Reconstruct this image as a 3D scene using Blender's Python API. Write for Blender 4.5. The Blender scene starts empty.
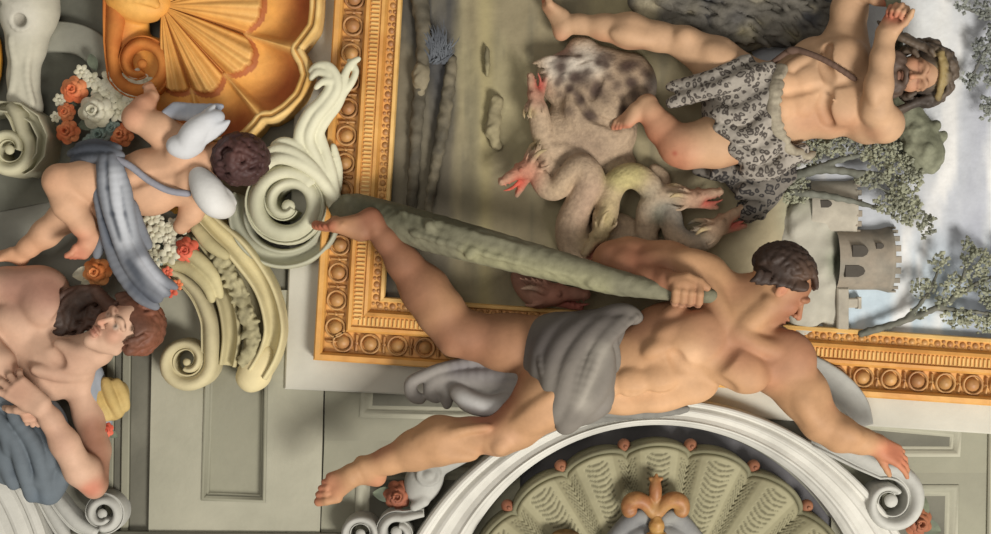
import bpy, bmesh, math, random
import numpy as np
from mathutils import Vector
random.seed(7); RS = np.random.RandomState(7)
S = 300.0; D = 5.0; CZ = 1.5; H = CZ + D          # 300 layout units to a metre; the ceiling hangs 5 m above the eye
COL = bpy.context.scene.collection

def lin(h):
    h = h.lstrip('#')
    c = [int(h[i:i+2], 16) / 255 for i in (0, 2, 4)]
    return tuple(v / 12.92 if v <= .04045 else ((v + .055) / 1.055) ** 2.4 for v in c)

# ------------------------------------------------------------------ materials
_M = {}
def mat(name, hexc=None, var=.14, rough=.8, bump=.25, scale=9., metal=0., hex2=None, fine=60., spec=.3):
    """plaster-like painted surface: colour (or the 'Col' attribute) broken up by noise"""
    if name in _M: return _M[name]
    m = bpy.data.materials.new(name); m.use_nodes = True
    N = m.node_tree.nodes; L = m.node_tree.links
    b = N['Principled BSDF']; b.inputs['Roughness'].default_value = rough; b.inputs['Metallic'].default_value = metal
    b.inputs['Specular IOR Level'].default_value = spec
    tc = N.new('ShaderNodeTexCoord')
    n1 = N.new('ShaderNodeTexNoise'); n1.inputs['Scale'].default_value = scale; n1.inputs['Detail'].default_value = 8; n1.inputs['Roughness'].default_value = .65
    L.new(tc.outputs['Object'], n1.inputs['Vector'])
    mr = N.new('ShaderNodeMapRange'); mr.inputs[1].default_value = .3; mr.inputs[2].default_value = .7
    mr.inputs[3].default_value = 1 - var; mr.inputs[4].default_value = 1 + var
    L.new(n1.outputs['Fac'], mr.inputs[0])
    if hexc is None:
        src = N.new('ShaderNodeAttribute'); src.attribute_name = 'Col'; out = src.outputs['Color']
    elif hex2:
        mx = N.new('ShaderNodeMix'); mx.data_type = 'RGBA'
        mx.inputs[6].default_value = (*lin(hexc), 1); mx.inputs[7].default_value = (*lin(hex2), 1)
        n2 = N.new('ShaderNodeTexNoise'); n2.inputs['Scale'].default_value = scale * .6; n2.inputs['Detail'].default_value = 5
        L.new(tc.outputs['Object'], n2.inputs['Vector'])
        m2 = N.new('ShaderNodeMapRange'); m2.inputs[1].default_value = .38; m2.inputs[2].default_value = .62
        L.new(n2.outputs['Fac'], m2.inputs[0]); L.new(m2.outputs[0], mx.inputs[0]); out = mx.outputs[2]
    else:
        src = N.new('ShaderNodeRGB'); src.outputs[0].default_value = (*lin(hexc), 1); out = src.outputs[0]
    vm = N.new('ShaderNodeVectorMath'); vm.operation = 'SCALE'
    L.new(out, vm.inputs[0]); L.new(mr.outputs[0], vm.inputs['Scale'])
    L.new(vm.outputs[0], b.inputs['Base Color'])
    if bump:
        n3 = N.new('ShaderNodeTexNoise'); n3.inputs['Scale'].default_value = fine; n3.inputs['Detail'].default_value = 6
        L.new(tc.outputs['Object'], n3.inputs['Vector'])
        bp = N.new('ShaderNodeBump'); bp.inputs['Strength'].default_value = bump; bp.inputs['Distance'].default_value = .004
        L.new(n3.outputs['Fac'], bp.inputs['Height']); L.new(bp.outputs['Normal'], b.inputs['Normal'])
    _M[name] = m
    return m

def leopard(name, pale, dark, ring, scale=34.):
    m = mat(name, pale, var=.22, rough=.85, bump=.5, fine=90.)
    N = m.node_tree.nodes; L = m.node_tree.links; b = N['Principled BSDF']
    base = b.inputs['Base Color'].links[0].from_socket
    tc = N.new('ShaderNodeTexCoord')
    nz = N.new('ShaderNodeTexNoise'); nz.inputs['Scale'].default_value = 22
    L.new(tc.outputs['Object'], nz.inputs['Vector'])
    mxv = N.new('ShaderNodeMix'); mxv.data_type = 'VECTOR'; mxv.inputs[0].default_value = .035
    L.new(tc.outputs['Object'], mxv.inputs[4]); L.new(nz.outputs['Color'], mxv.inputs[5])
    v = N.new('ShaderNodeTexVoronoi'); v.inputs['Scale'].default_value = scale
    L.new(mxv.outputs[1], v.inputs['Vector'])
    cr = N.new('ShaderNodeValToRGB'); e = cr.color_ramp.elements
    e[0].position = .0; e[0].color = (.55, .55, .55, 1); e[1].position = .2; e[1].color = (.4, .4, .4, 1)
    for p, c in ((.26, 1), (.42, 1), (.52, 0)):
        q = e.new(p); q.color = (c, c, c, 1)
    L.new(v.outputs['Distance'], cr.inputs[0])
    mx = N.new('ShaderNodeMix'); mx.data_type = 'RGBA'; mx.inputs[7].default_value = (*lin(dark), 1)
    L.new(base, mx.inputs[6]); L.new(cr.outputs[0], mx.inputs[0]); L.new(mx.outputs[2], b.inputs['Base Color'])
    return m

# ------------------------------------------------------------------ objects
def wpt(p, zr=0.):
    f = (D - zr / S) / D
    return Vector(((p[0] - 495.5) / S * f, (p[1] - 267) / S * f, H - p[2] / S))

def tag(o, label=None, cat=None, group=None, kind=None):
    if label: o['label'] = label
    if cat: o['category'] = cat
    if group: o['group'] = group
    if kind: o['kind'] = kind
    return o

def thing(name, label, cat, base, zr=0., group=None, kind=None):
    o = bpy.data.objects.new(name, None); COL.objects.link(o)
    o.location = wpt(base, zr); o.empty_display_size = .05
    o['zr'] = float(zr)
    return tag(o, label, cat, group, kind)

def obj(name, V, F, m, parent=None, zr=None, cols=None, smooth=True, fix=True):
    """one mesh object from layout-space points; its origin sits at its own centre, or at its parent's"""
    if zr is None:
        zr = root(parent).get('zr', 0.) if parent is not None else 0.
    V = np.asarray(V, dtype=np.float64).reshape(-1, 3)
    f = (D - zr / S) / D
    P = np.empty_like(V); P[:, 0] = (V[:, 0] - 495.5) / S * f; P[:, 1] = (V[:, 1] - 267) / S * f; P[:, 2] = H - V[:, 2] / S
    if parent is None:
        org = (P.min(0) + P.max(0)) / 2; loc = org
    else:
        org = world_loc(parent); loc = None
    me = bpy.data.meshes.new(name)
    me.from_pydata((P - org).tolist(), [], F.tolist() if isinstance(F, np.ndarray) else F)
    if fix:
        bm = bmesh.new(); bm.from_mesh(me)
        bmesh.ops.recalc_face_normals(bm, faces=bm.faces); bm.to_mesh(me); bm.free()
    if cols is not None:
        a = me.color_attributes.new('Col', 'FLOAT_COLOR', 'POINT')
        c4 = np.ones((len(V), 4), dtype=np.float32); c4[:, :3] = cols
        a.data.foreach_set('color', c4.ravel())
    me.polygons.foreach_set('use_smooth', [smooth] * len(me.polygons))
    me.materials.append(m); me.update()
    o = bpy.data.objects.new(name, me); COL.objects.link(o)
    if parent is None: o.location = loc; o['zr'] = float(zr)
    else: o.parent = parent
    return o

def root(o):
    while o.parent is not None: o = o.parent
    return o

def world_loc(o):
    # parts keep a zero offset to their thing, so the world place of any of them is the thing's own
    return np.array(root(o).location)

class Geo:
    """collects several shells of one part"""
    def __init__(s): s.V = []; s.F = []
    def add(s, V, F):
        n = len(s.V); s.V += [tuple(v) for v in V]; s.F += [tuple(i + n for i in f) for f in F]; return s
    def ball(s, c, r, n=12, m=8, sc=(1, 1, 1)):
        V = []; F = []
        for j in range(m + 1):
            a = math.pi * j / m
            for i in range(n):
                b = 2 * math.pi * i / n
                V.append((c[0] + r * sc[0] * math.sin(a) * math.cos(b), c[1] + r * sc[1] * math.sin(a) * math.sin(b), c[2] + r * sc[2] * math.cos(a)))
        for j in range(m):
            for i in range(n):
                F.append((j*n+i, j*n+(i+1) % n, (j+1)*n+(i+1) % n, (j+1)*n+i))
        return s.add(V, F)
    def slab(s, poly, z0, z1, bev=0.):
        n = len(poly)
        cx = sum(p[0] for p in poly) / n; cy = sum(p[1] for p in poly) / n
        ar = sum(poly[i][0]*poly[(i+1) % n][1] - poly[(i+1) % n][0]*poly[i][1] for i in range(n))
        sg = 1 if ar > 0 else -1
        ins = []
        for i in range(n):
            a = np.array(poly[i-1], float); b = np.array(poly[i], float); c = np.array(poly[(i+1) % n], float)
            t1 = (b-a)/np.linalg.norm(b-a); t2 = (c-b)/np.linalg.norm(c-b)
            n1 = np.array((-t1[1], t1[0]))*sg; n2 = np.array((-t2[1], t2[0]))*sg
            m = n1+n2; L = np.linalg.norm(m); m = m/L if L > 1e-6 else n1
            ins.append(b + m*bev/max(.4, float(m @ n1)))
        V = [(p[0], p[1], z0) for p in poly] + [(p[0], p[1], z1-bev) for p in poly] + [(p[0], p[1], z1) for p in ins]
        F = []
        for i in range(n):
            k = (i+1) % n
            F.append((i, k, n+k, n+i)); F.append((n+i, n+k, 2*n+k, 2*n+i))
        F.append(tuple(2*n+i for i in range(n)))
        return s.add(V, F)
    def sweep(s, path, prof, closed=False, wid=None, lift=None):
        """prof: (offset, z) list; wid: factor per path point on the offset; lift: factor per point on z"""
        P = np.array(path, float); n = len(P); V = []; F = []
        for i in range(n):
            a = P[i-1] if (i or closed) else P[i]; b = P[i]; c = P[(i+1) % n] if (i < n-1 or closed) else P[i]
            t1 = b-a; t2 = c-b
            if np.linalg.norm(t1) < 1e-9: t1 = t2
            if np.linalg.norm(t2) < 1e-9: t2 = t1
            t1 = t1/np.linalg.norm(t1); t2 = t2/np.linalg.norm(t2)
            n1 = np.array((-t1[1], t1[0])); n2 = np.array((-t2[1], t2[0])); m = n1+n2; m /= max(1e-6, np.linalg.norm(m))
            k = 1/max(.35, float(m @ n1))
            w = 1. if wid is None else wid[i]; l = 1. if lift is None else lift[i]
            for o, z in prof: V.append((b[0]+m[0]*o*w*k, b[1]+m[1]*o*w*k, z*l))
        q = len(prof)
        for i in range(n if closed else n-1):
            for j in range(q-1):
                k = (i+1) % n
                F.append((i*q+j, k*q+j, k*q+j+1, i*q+j+1))
        if not closed:
            F.append(tuple(range(q))); F.append(tuple((n-1)*q+j for j in range(q)))
        return s.add(V, F)
    def obj(s, name, m, parent=None, zr=None, smooth=True, cols=None):
        return obj(name, s.V, s.F, m, parent, zr, cols, smooth)

def grid(fn, nu, nv, closed_u=False):
    V = [fn(i/(nu if closed_u else nu-1), j/(nv-1)) for i in range(nu) for j in range(nv)]
    F = []
    for i in range(nu if closed_u else nu-1):
        for j in range(nv-1):
            k = (i+1) % nu
            F.append((i*nv+j, k*nv+j, k*nv+j+1, i*nv+j+1))
    return V, F

# smooth curve through points (Catmull-Rom), any dimension
def spline(pts, n=8, closed=False):
    P = np.array(pts, float); m = len(P); out = []
    for i in range(m if closed else m-1):
        if closed: a, b, c, d = P[i-1], P[i], P[(i+1) % m], P[(i+2) % m]
        else: a, b, c, d = P[max(0, i-1)], P[i], P[i+1], P[min(m-1, i+2)]
        for t in np.arange(n)/n:
            out.append(.5*((2*b)+(c-a)*t+(2*a-5*b+4*c-d)*t*t+(3*b-a-3*c+d)*t**3))
    if not closed: out.append(P[-1])
    return np.array(out)

def spiral(cx, cy, r0, r1, turns, a0, sg, n=26):
    """centre line and width of a volute that starts at radius r0, angle a0 (degrees, y down) and winds inwards"""
    q = (r1/r0)**(1/turns); out = []
    N = int(n*turns)
    for i in range(N+1):
        t = i/N*turns; R = r0*q**t; w = R*(1-q)
        a = math.radians(a0)+sg*2*math.pi*t
        out.append((cx+(R-w/2)*math.cos(a), cy+(R-w/2)*math.sin(a), w))
    return out

def spiral2(cx, cy, a0, sg, keys, n=34):
    out = []; T = keys[-1][0]
    for i in range(int(n*T)+1):
        t = i/n; R = np.interp(t, [k[0] for k in keys], [k[1] for k in keys]); w = np.interp(t, [k[0] for k in keys], [k[2] for k in keys])
        a = math.radians(a0)+sg*2*math.pi*t
        out.append((cx+(R-w/2)*math.cos(a), cy+(R-w/2)*math.sin(a), float(w)))
    return out

SCROLL = [(-.5, 0), (-.5, .78), (-.45, .95), (-.37, 1), (-.3, .95), (-.25, .72), (-.1, .58), (.1, .58), (.25, .72), (.3, .95), (.37, 1), (.45, .95), (.5, .78), (.5, 0)]
SCROLL2 = [(-.5, 0), (-.5, .72), (-.45, .86), (-.3, .97), (-.1, 1), (.12, .95), (.28, .84), (.36, .72), (.38, .8), (.44, .84), (.5, .78), (.5, 0)]
SCROLL1 = [(-.5, 0), (-.5, .8), (-.42, .97), (-.3, 1), (-.2, .9), (-.12, .62), (.1, .5), (.35, .55), (.5, .6), (.5, 0)]

def scroll(g, path, z0, hgt, eye=None, prof=SCROLL, rise=.0):
    n = len(path)
    lift = [1+rise*i/n for i in range(n)]
    g.sweep([p[:2] for p in path], [(o, z0*(1 if z > 0 else 0)+z*hgt) for o, z in prof], wid=[p[2] for p in path], lift=lift)
    if eye: g.ball((eye[0], eye[1], (z0+hgt*.8)*(1+rise)), eye[2], sc=(1, 1, .7))
    return g

# ------------------------------------------------------------------ sculpting: smooth blends of tapered limbs and ellipsoids
def unit(v):
    v = np.array(v, float); return v/np.linalg.norm(v)

class Sculpt:
    def __init__(s, h=1.6, k=6.): s.h = h; s.k = k; s.ops = []; s.paints = []
    def cone(s, a, b, ra, rb, k=None, sub=False):
        s.ops.append(('c', np.array(a, float), np.array(b, float), ra, rb, s.k if k is None else k, sub)); return s
    def chain(s, pts, k=None, sub=False):
        for a, b in zip(pts[:-1], pts[1:]): s.cone(a[:3], b[:3], a[3], b[3], k, sub)
        return s
    def curve(s, pts, k=None, n=5, sub=False):
        return s.chain([tuple(p) for p in spline(pts, n)], k, sub)
    def ball(s, c, r, k=None, sub=False): return s.cone(c, c, r, r, k, sub)
    def ell(s, c, r, d=(1, 0, 0), up=(0, 0, 1), k=None, sub=False):
        e0 = unit(d); e2 = np.array(up, float); e2 = e2-e0*(e2 @ e0)
        if np.linalg.norm(e2) < 1e-3: e2 = np.array((0, 1., 0))-e0*e0[1]
        e2 = unit(e2); e1 = np.cross(e2, e0)
        s.ops.append(('e', np.array(c, float), np.array(r, float), np.array((e0, e1, e2)), None, s.k if k is None else k, sub)); return s
    def paint(s, c, r, hexc, a=1., b=None):
        s.paints.append((np.array(c, float), np.array(c if b is None else b, float), r, np.array(lin(hexc)), a)); return s
    def _ev(s, o, X, Y, Z):
        if o[0] == 'c':
            a, b, ra, rb = o[1], o[2], o[3], o[4]
            ab = b-a; L2 = float(ab @ ab)
            if L2 < 1e-9:
                return np.sqrt((X-a[0])**2+(Y-a[1])**2+(Z-a[2])**2)-ra
            t = np.clip(((X-a[0])*ab[0]+(Y-a[1])*ab[1]+(Z-a[2])*ab[2])/L2, 0, 1)
            return np.sqrt((X-a[0]-t*ab[0])**2+(Y-a[1]-t*ab[1])**2+(Z-a[2]-t*ab[2])**2)-(ra+t*(rb-ra))
        c, r, R = o[1], o[2], o[3]
        dx, dy, dz = X-c[0], Y-c[1], Z-c[2]
        u = [R[i][0]*dx+R[i][1]*dy+R[i][2]*dz for i in range(3)]
        k0 = np.sqrt(sum((u[i]/r[i])**2 for i in range(3)))
        k1 = np.sqrt(sum((u[i]/r[i]**2)**2 for i in range(3)))
        return np.where(k1 < 1e-6, -float(min(r)), k0*(k0-1)/np.maximum(k1, 1e-6))
    def _bb(s, o):
        if o[0] == 'c':
            r = max(o[3], o[4]); return np.minimum(o[1], o[2])-r, np.maximum(o[1], o[2])+r
        e = np.sqrt(((o[3]*o[2][:, None])**2).sum(0)); return o[1]-e, o[1]+e
    def mesh(s, noise=0., nscale=.2):
        h = s.h
        bbs = [s._bb(o) for o in s.ops]
        lo = np.min([b[0] for b, o in zip(bbs, s.ops) if not o[6]], 0)-3*h-2; hi = np.max([b[1] for b, o in zip(bbs, s.ops) if not o[6]], 0)+3*h+2
        n = np.ceil((hi-lo)/h).astype(int)+1
        ax = [(lo[i]+h*np.arange(n[i])).astype(np.float32) for i in range(3)]
        Dm = np.full(n, 40., np.float32)
        for o, bb in zip(s.ops, bbs):
            k = max(o[5], .01); m = k+3*h
            i0 = np.maximum(0, np.floor((bb[0]-m-lo)/h).astype(int)); i1 = np.minimum(n, np.ceil((bb[1]+m-lo)/h).astype(int)+1)
            if (i1 <= i0).any(): continue
            sl = tuple(slice(i0[q], i1[q]) for q in range(3))
            X = ax[0][sl[0]][:, None, None]; Y = ax[1][sl[1]][None, :, None]; Z = ax[2][sl[2]][None, None, :]
            d = s._ev(o, X, Y, Z).astype(np.float32); cur = Dm[sl]
            if o[6]:
                d = -d; t = np.maximum(k-np.abs(cur-d), 0)/k; Dm[sl] = np.maximum(cur, d)+t*t*k*.25
            else:
                t = np.maximum(k-np.abs(cur-d), 0)/k; Dm[sl] = np.minimum(cur, d)-t*t*k*.25
        if noise:
            f = nscale
            X = ax[0][:, None, None]; Y = ax[1][None, :, None]; Z = ax[2][None, None, :]
            Dm += noise*(np.sin(X*f+1.3*np.sin(Y*f*.7))*np.sin(Y*f*1.1+1.7*np.sin(Z*f))*np.sin(Z*f*.9+X*f*.5)).astype(np.float32)
        return nets(Dm, lo, h)
    def colors(s, V, base):
        C = np.tile(np.array(lin(base)), (len(V), 1))
        for a, b, r, c, st in s.paints:
            ab = b-a; L2 = float(ab @ ab)
            t = np.clip((V-a) @ ab/L2, 0, 1)[:, None] if L2 > 1e-9 else 0
            d2 = ((V-a-t*ab)**2).sum(1)
            w = (st*np.exp(-(d2/(r*r))**1.5))[:, None]
            C = C*(1-w)+c*w
        return C
    def obj(s, name, m, base='#c0a080', parent=None, zr=None, noise=0., nscale=.2):
        V, F = s.mesh(noise, nscale)
        return obj(name, V, F, m, parent, zr, s.colors(V, base), True, fix=False)

def nets(Dm, lo, h):
    """naive surface nets; faces wound for layout space (x right, y down, z to the viewer)"""
    n = np.array(Dm.shape); ins = Dm < 0
    c = [ins[i:n[0]-1+i, j:n[1]-1+j, k:n[2]-1+k] for i in (0, 1) for j in (0, 1) for k in (0, 1)]
    sm = sum(q.astype(np.int8) for q in c); cell = (sm > 0) & (sm < 8)
    idx = np.argwhere(cell); ids = np.full(cell.shape, -1, np.int64); ids[cell] = np.arange(len(idx))
    acc = np.zeros((len(idx), 3)); cnt = np.zeros(len(idx))
    off = [(i, j, k) for i in (0, 1) for j in (0, 1) for k in (0, 1)]
    val = {o: Dm[idx[:, 0]+o[0], idx[:, 1]+o[1], idx[:, 2]+o[2]] for o in off}
    for a in off:
        for q in range(3):
            if a[q] == 0:
                b = list(a); b[q] = 1; b = tuple(b)
                va, vb = val[a], val[b]; m = (va < 0) != (vb < 0)
                t = np.where(m, va/np.where(m, va-vb, 1), 0)
                p = np.tile(np.array(a, float), (len(idx), 1)); p[:, q] = t
                acc[m] += p[m]; cnt[m] += 1
    V = lo+h*(idx+acc/cnt[:, None])
    F = []
    for q in range(3):
        sl0 = [slice(None)]*3; sl1 = [slice(None)]*3; sl0[q] = slice(0, -1); sl1[q] = slice(1, None)
        a = ins[tuple(sl0)]; b = ins[tuple(sl1)]
        e = np.argwhere(a != b); r, t = [(1, 2), (2, 0), (0, 1)][q]
        e = e[(e[:, r] > 0) & (e[:, t] > 0)]
        ok = (e[:, r] < n[r]-1) & (e[:, t] < n[t]-1); e = e[ok]
        def g(dr, dt):
            f = e.copy(); f[:, r] -= dr; f[:, t] -= dt; return ids[f[:, 0], f[:, 1], f[:, 2]]
        Q = np.stack([g(0, 0), g(1, 0), g(1, 1), g(0, 1)], 1)
        s = a[e[:, 0], e[:, 1], e[:, 2]]
        Q[~s] = Q[~s][:, ::-1]
        F.append(Q)
    F = np.concatenate(F)
    return V, F[:, ::-1]

# ------------------------------------------------------------------ anatomy helpers (all in layout space)
class Frame3:
    """local frame: up u, forward f, side s"""
    def __init__(s, c, up, fwd, size):
        s.c = np.array(c, float); s.u = unit(up); f = np.array(fwd, float); f = f-s.u*(f @ s.u); s.f = unit(f); s.s = np.cross(s.u, s.f); s.z = size
    def p(s, u, f, sd=0.): return s.c+s.z*(u*s.u+f*s.f+sd*s.s)

def head(S_, fr, k=.05, shut=False, ears=True, young=False, hexred='#b06a52', sides=(1, -1)):
    z = fr.z; p = fr.p; K = k*z
    S_.ell(p(.13, -.05), (.37*z, .41*z, .31*z), fr.u, fr.s, k=K)
    S_.ell(p(-.14, .1), (.33*z, .26*z, .245*z), fr.u, fr.s, k=K*2)
    for q in (1, -1):
        S_.cone(p(-.41, .23), p(-.24, -.02, .2*q), .085*z, .07*z, k=K*1.5)
        S_.ball(p(-.1, .24, .15*q), .105*z, k=K*1.6)
    S_.ball(p(-.41, .27), .085*z, k=K)
    for q in (1, -1):
        S_.ball(p(.0, .42, .135*q), .085*z, k=K*.9, sub=True)
    for q in (1, -1):
        S_.ball(p(.0, .28, .125*q), .072*z, k=.012*z)
        S_.curve([(*p(.02, .325, .06*q), .016*z), (*p(.045, .35, .125*q), .018*z), (*p(.0, .31, .2*q), .014*z)], k=.015*z, n=3)
        S_.curve([(*p(.07, .37, .04*q), .03*z), (*p(.105, .36, .13*q), .035*z), (*p(.06, .29, .22*q), .025*z)], k=K*.6, n=3)
    S_.cone(p(.05, .36), p(-.13, .47), .032*z, .046*z, k=K*.6)
    for q in (1, -1):
        S_.ball(p(-.145, .41, .05*q), .036*z, k=.02*z)
        S_.ball(p(-.175, .435, .024*q), .013*z, k=.01*z, sub=True)
    S_.ell(p(-.245, .37), (.028*z, .045*z, .1*z), fr.u, fr.s, k=.02*z)
    S_.ell(p(-.31, .355), (.034*z, .05*z, .085*z), fr.u, fr.s, k=.02*z)
    S_.ell(p(-.277, .42), (.01*z, .05*z, .085*z), fr.u, fr.s, k=.012*z, sub=True)
    if ears:
        for q in sides:
            S_.ell(p(-.03, -.03, .315*q), (.115*z, .07*z, .03*z), fr.u, fr.s, k=.02*z)
            S_.ell(p(-.01, -.01, .35*q), (.06*z, .035*z, .025*z), fr.u, fr.s, k=.012*z, sub=True)
    S_.paint(p(-.275, .38, .0), .1*z, '#9a4f40', .6)
    S_.paint(p(-.13, .47), .09*z, hexred, .5)
    for q in (1, -1):
        S_.paint(p(-.1, .27, .16*q), .12*z, hexred, .45)
        if ears: S_.paint(p(-.03, -.03, .33*q), .1*z, hexred, .6)
        if not shut:
            S_.paint(p(.0, .35, .125*q), .045*z, '#cdbfae', .8); S_.paint(p(.0, .365, .125*q), .026*z, '#2a1a14', 1)
        else: S_.paint(p(-.01, .35, .06*q), .022*z, '#5a3426', .8, p(-.015, .31, .19*q))
        S_.paint(p(.045, .36, .06*q), .018*z, '#4a2c20', .7, p(.04, .32, .19*q))
        S_.paint(p(.115, .39, .05*q), .024*z, '#3a241a', .8, p(.11, .32, .21*q))

def hand(S_, wr, d, pn, size, curl=(20, 25, 25, 30), spread=7, thumb=35, bend=1., side=1, wrist_r=None, k=2., thumb_curl=20, tint='#a9604a'):
    """wr wrist, d direction of the fingers, pn palm side normal; side = +1/-1 picks where the thumb leaves"""
    d = unit(d); n = np.array(pn, float); n = unit(n-d*(n @ d)); s = np.cross(n, d)*side; wr = np.array(wr, float); z = size
    wrist_r = wrist_r or .13*z
    kn = []
    for i, o in enumerate((.165, .06, -.05, -.15)):
        b = wr+d*z*(.50-(.0, -.015, .005, .04)[i])+s*z*o-n*z*.03
        kn.append(b)
        S_.cone(wr+s*z*o*.55, b, wrist_r*.72, .072*z, k=k*1.6)
    S_.ell(wr+d*z*.24+n*z*.02, (.3*z, .17*z, .09*z), d, n, k=k*2)
    S_.ball(wr+d*z*.2+s*z*.13+n*z*.04, .1*z, k=k*2)
    L = (.42, .47, .44, .34)
    for i, b in enumerate(kn):
        a0 = math.radians(curl[i]); sp = math.radians((1.2-i)*spread)
        dd = unit(d*math.cos(sp)+s*math.sin(sp)); p = b; ang = 0; r = (.062, .064, .06, .052)[i]*z
        for j, fl in enumerate((.46, .32, .24)):
            ang += a0*(1. if j == 0 else bend*1.1 if j == 1 else bend*.7)
            q = p+(dd*math.cos(ang)+n*math.sin(ang))*L[i]*z*fl
            S_.cone(p, q, r*1.02, r*.9, k=1.0); r *= .9; p = q
        S_.paint(p, .12*z, tint, .5)
    t0 = wr+d*z*.12+s*z*.12+n*z*.05
    ta = math.radians(thumb); td = unit(d*math.cos(ta)+s*math.sin(ta)+n*.25)
    t1 = t0+td*z*.24; tc = math.radians(thumb_curl); td2 = unit(td*math.cos(tc)+n*math.sin(tc)*.7-s*math.sin(tc)*.6)
    t2 = t1+td2*z*.17; t3 = t2+unit(td2*math.cos(tc)-s*math.sin(tc)*.5+n*.2)*z*.13
    S_.chain([(*t0, .085*z), (*t1, .068*z), (*t2, .06*z), (*t3, .05*z)], k=1.6)
    S_.paint(wr+d*z*.4, .3*z, tint, .35)

def foot(S_, ank, heel, ball, toe, sole, size, k=3., tint='#a9604a', big=1):
    """ank ankle, heel, ball of the foot, toe direction tip; sole normal; size foot length; big = side of the big toe"""
    ank, heel, ball, toe = [np.array(q, float) for q in (ank, heel, ball, toe)]
    d = unit(toe-heel); n = np.array(sole, float); n = unit(n-d*(n @ d)); s = np.cross(n, d)*big; z = size
    S_.chain([(*ank, .12*z), (*(ank*.55+heel*.45), .125*z), (*heel, .11*z)], k=k*2)
    for o, r in ((.13, .075), (.03, .08), (-.09, .07)):
        S_.cone(ank*.6+ball*.4-n*.05*z+s*o*.4*z, ball+s*o*z, .11*z, r*z, k=k*2)
    S_.cone(heel, ball-s*.1*z+n*.01*z, .09*z, .055*z, k=k*3)
    for q in (1, -1): S_.ball(ank+s*q*.09*z, .055*z, k=k)
    for i, o in enumerate((.16, .065, -.01, -.08, -.145)):
        L = (.25, .24, .21, .18, .14)[i]*z; r = (.062, .043, .041, .038, .035)[i]*z
        b = ball+s*o*z-d*(.0, .01, .03, .06, .1)[i]*z
        q1 = b+d*L*.55-n*.035*z; q2 = b+d*L+n*.02*z
        S_.chain([(*b, r*1.25), (*q1, r), (*q2, r*1.02)], k=1.)
        S_.paint(q2, .09*z, tint, .6)
    S_.paint(heel, .16*z, tint, .6); S_.paint(ball, .2*z, tint, .3)
# ------------------------------------------------------------------ the ceiling itself
def struct(g, name, m, smooth=False):
    return tag(g.obj(name, m, smooth=smooth), kind='structure')
P_BASE = mat('olive_plaster', '#85847a', var=.10, hex2='#767468', scale=5.)
P_PALE = mat('pale_plaster', '#a19e8c', var=.08, hex2='#918f7e', scale=4.)
P_MID = mat('mid_plaster', '#8b8977', var=.08, hex2='#807e6e', scale=4.)
P_DARK = mat('dark_plaster', '#5f5d52', var=.12, hex2='#6a685c', scale=5.)
P_LEDGE = mat('ledge_plaster', '#bab7aa', var=.06, hex2='#aeab9f', scale=4.)
STONE = mat('white_stone', '#c3c1b8', var=.08, hex2='#b3b1a8', scale=7.)
STONE_G = mat('grey_stone', '#8f8f88', var=.12, hex2='#7d7d78', scale=7.)
CREAM = mat('cream_stone', '#c9bd92', var=.10, hex2='#b3a780', scale=8.)
IVORY = mat('ivory_stone', '#c5c2a8', var=.10, hex2='#adab92', scale=8.)
GOLD = mat('gold_leaf', '#cb9850', var=.14, hex2='#bd8440', scale=14., rough=.55, spec=.5)
GOLD_L = mat('pale_gold_leaf', '#d8b06c', var=.12, hex2='#ca9e58', scale=14., rough=.5, spec=.5)
GOLD_R = mat('red_gold_leaf', '#b0854f', var=.22, hex2='#9a6c42', scale=16., rough=.55, spec=.5)

g = Geo(); g.slab([(-1280, -1070), (2280, -1070), (2280, 1600), (-1280, 1600)], -4, 0); struct(g, 'ceiling', P_BASE)

# white ledge under the picture frame
g = Geo(); g.slab([(305, -140), (286, 388), (415, 394), (870, 425), (1130, 442), (1130, -140)], 0, 13, 1.5); struct(g, 'trim_1', P_LEDGE)
# plain strip left of the ledge behind the scrolls
g = Geo(); g.slab([(268, 258), (287, 258), (284, 388), (268, 388)], 0, 4, 1); struct(g, 'trim_2', P_DARK)
# tall pilaster with a sunk panel: four borders around the hollow
def panel(name, out, inn, z, m, mould=None, mw=6, mz=None, floor=None):
    g = Geo(); 
    for i in range(4):
        k = (i+1) % 4; g.slab([out[i], out[k], inn[k], inn[i]], 0, z, 0)
    struct(g, name, m)
    if mould is not None:
        g = Geo(); mz = mz or z
        ar = sum(inn[i][0]*inn[(i+1) % 4][1]-inn[(i+1) % 4][0]*inn[i][1] for i in range(4))
        sg = 1 if ar > 0 else -1
        g.sweep(inn, [(0, z+1), (sg*1.5, z+3), (sg*mw*.4, z+2), (sg*mw*.6, z*.5), (sg*mw*.8, z*.6), (sg*mw, 1)], closed=True)
        struct(g, 'trim_%d' % (int(name[5:])+20), mould, True)
    if floor is not None:
        g = Geo(); g.slab(inn, -1, 1.2); struct(g, 'trim_%d' % (int(name[5:])+40), floor)
panel('trim_3', [(155, 290), (327, 290), (320, 560), (150, 560)], [(207, 340), (270, 340), (267, 501), (203, 499)], 9, P_PALE, P_MID, 7, floor=P_MID)
# middle wall bay: two sunk panels
panel('trim_4', [(326, 360), (560, 366), (560, 440), (325, 440)], [(362, 380), (520, 384), (520, 420), (360, 417)], 6, P_MID, P_PALE, 12, floor=P_DARK)
panel('trim_5', [(325, 440), (520, 440), (520, 560), (320, 575)], [(357, 466), (470, 466), (470, 560), (354, 560)], 6, P_MID, P_PALE, 14, floor=P_DARK)
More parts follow.
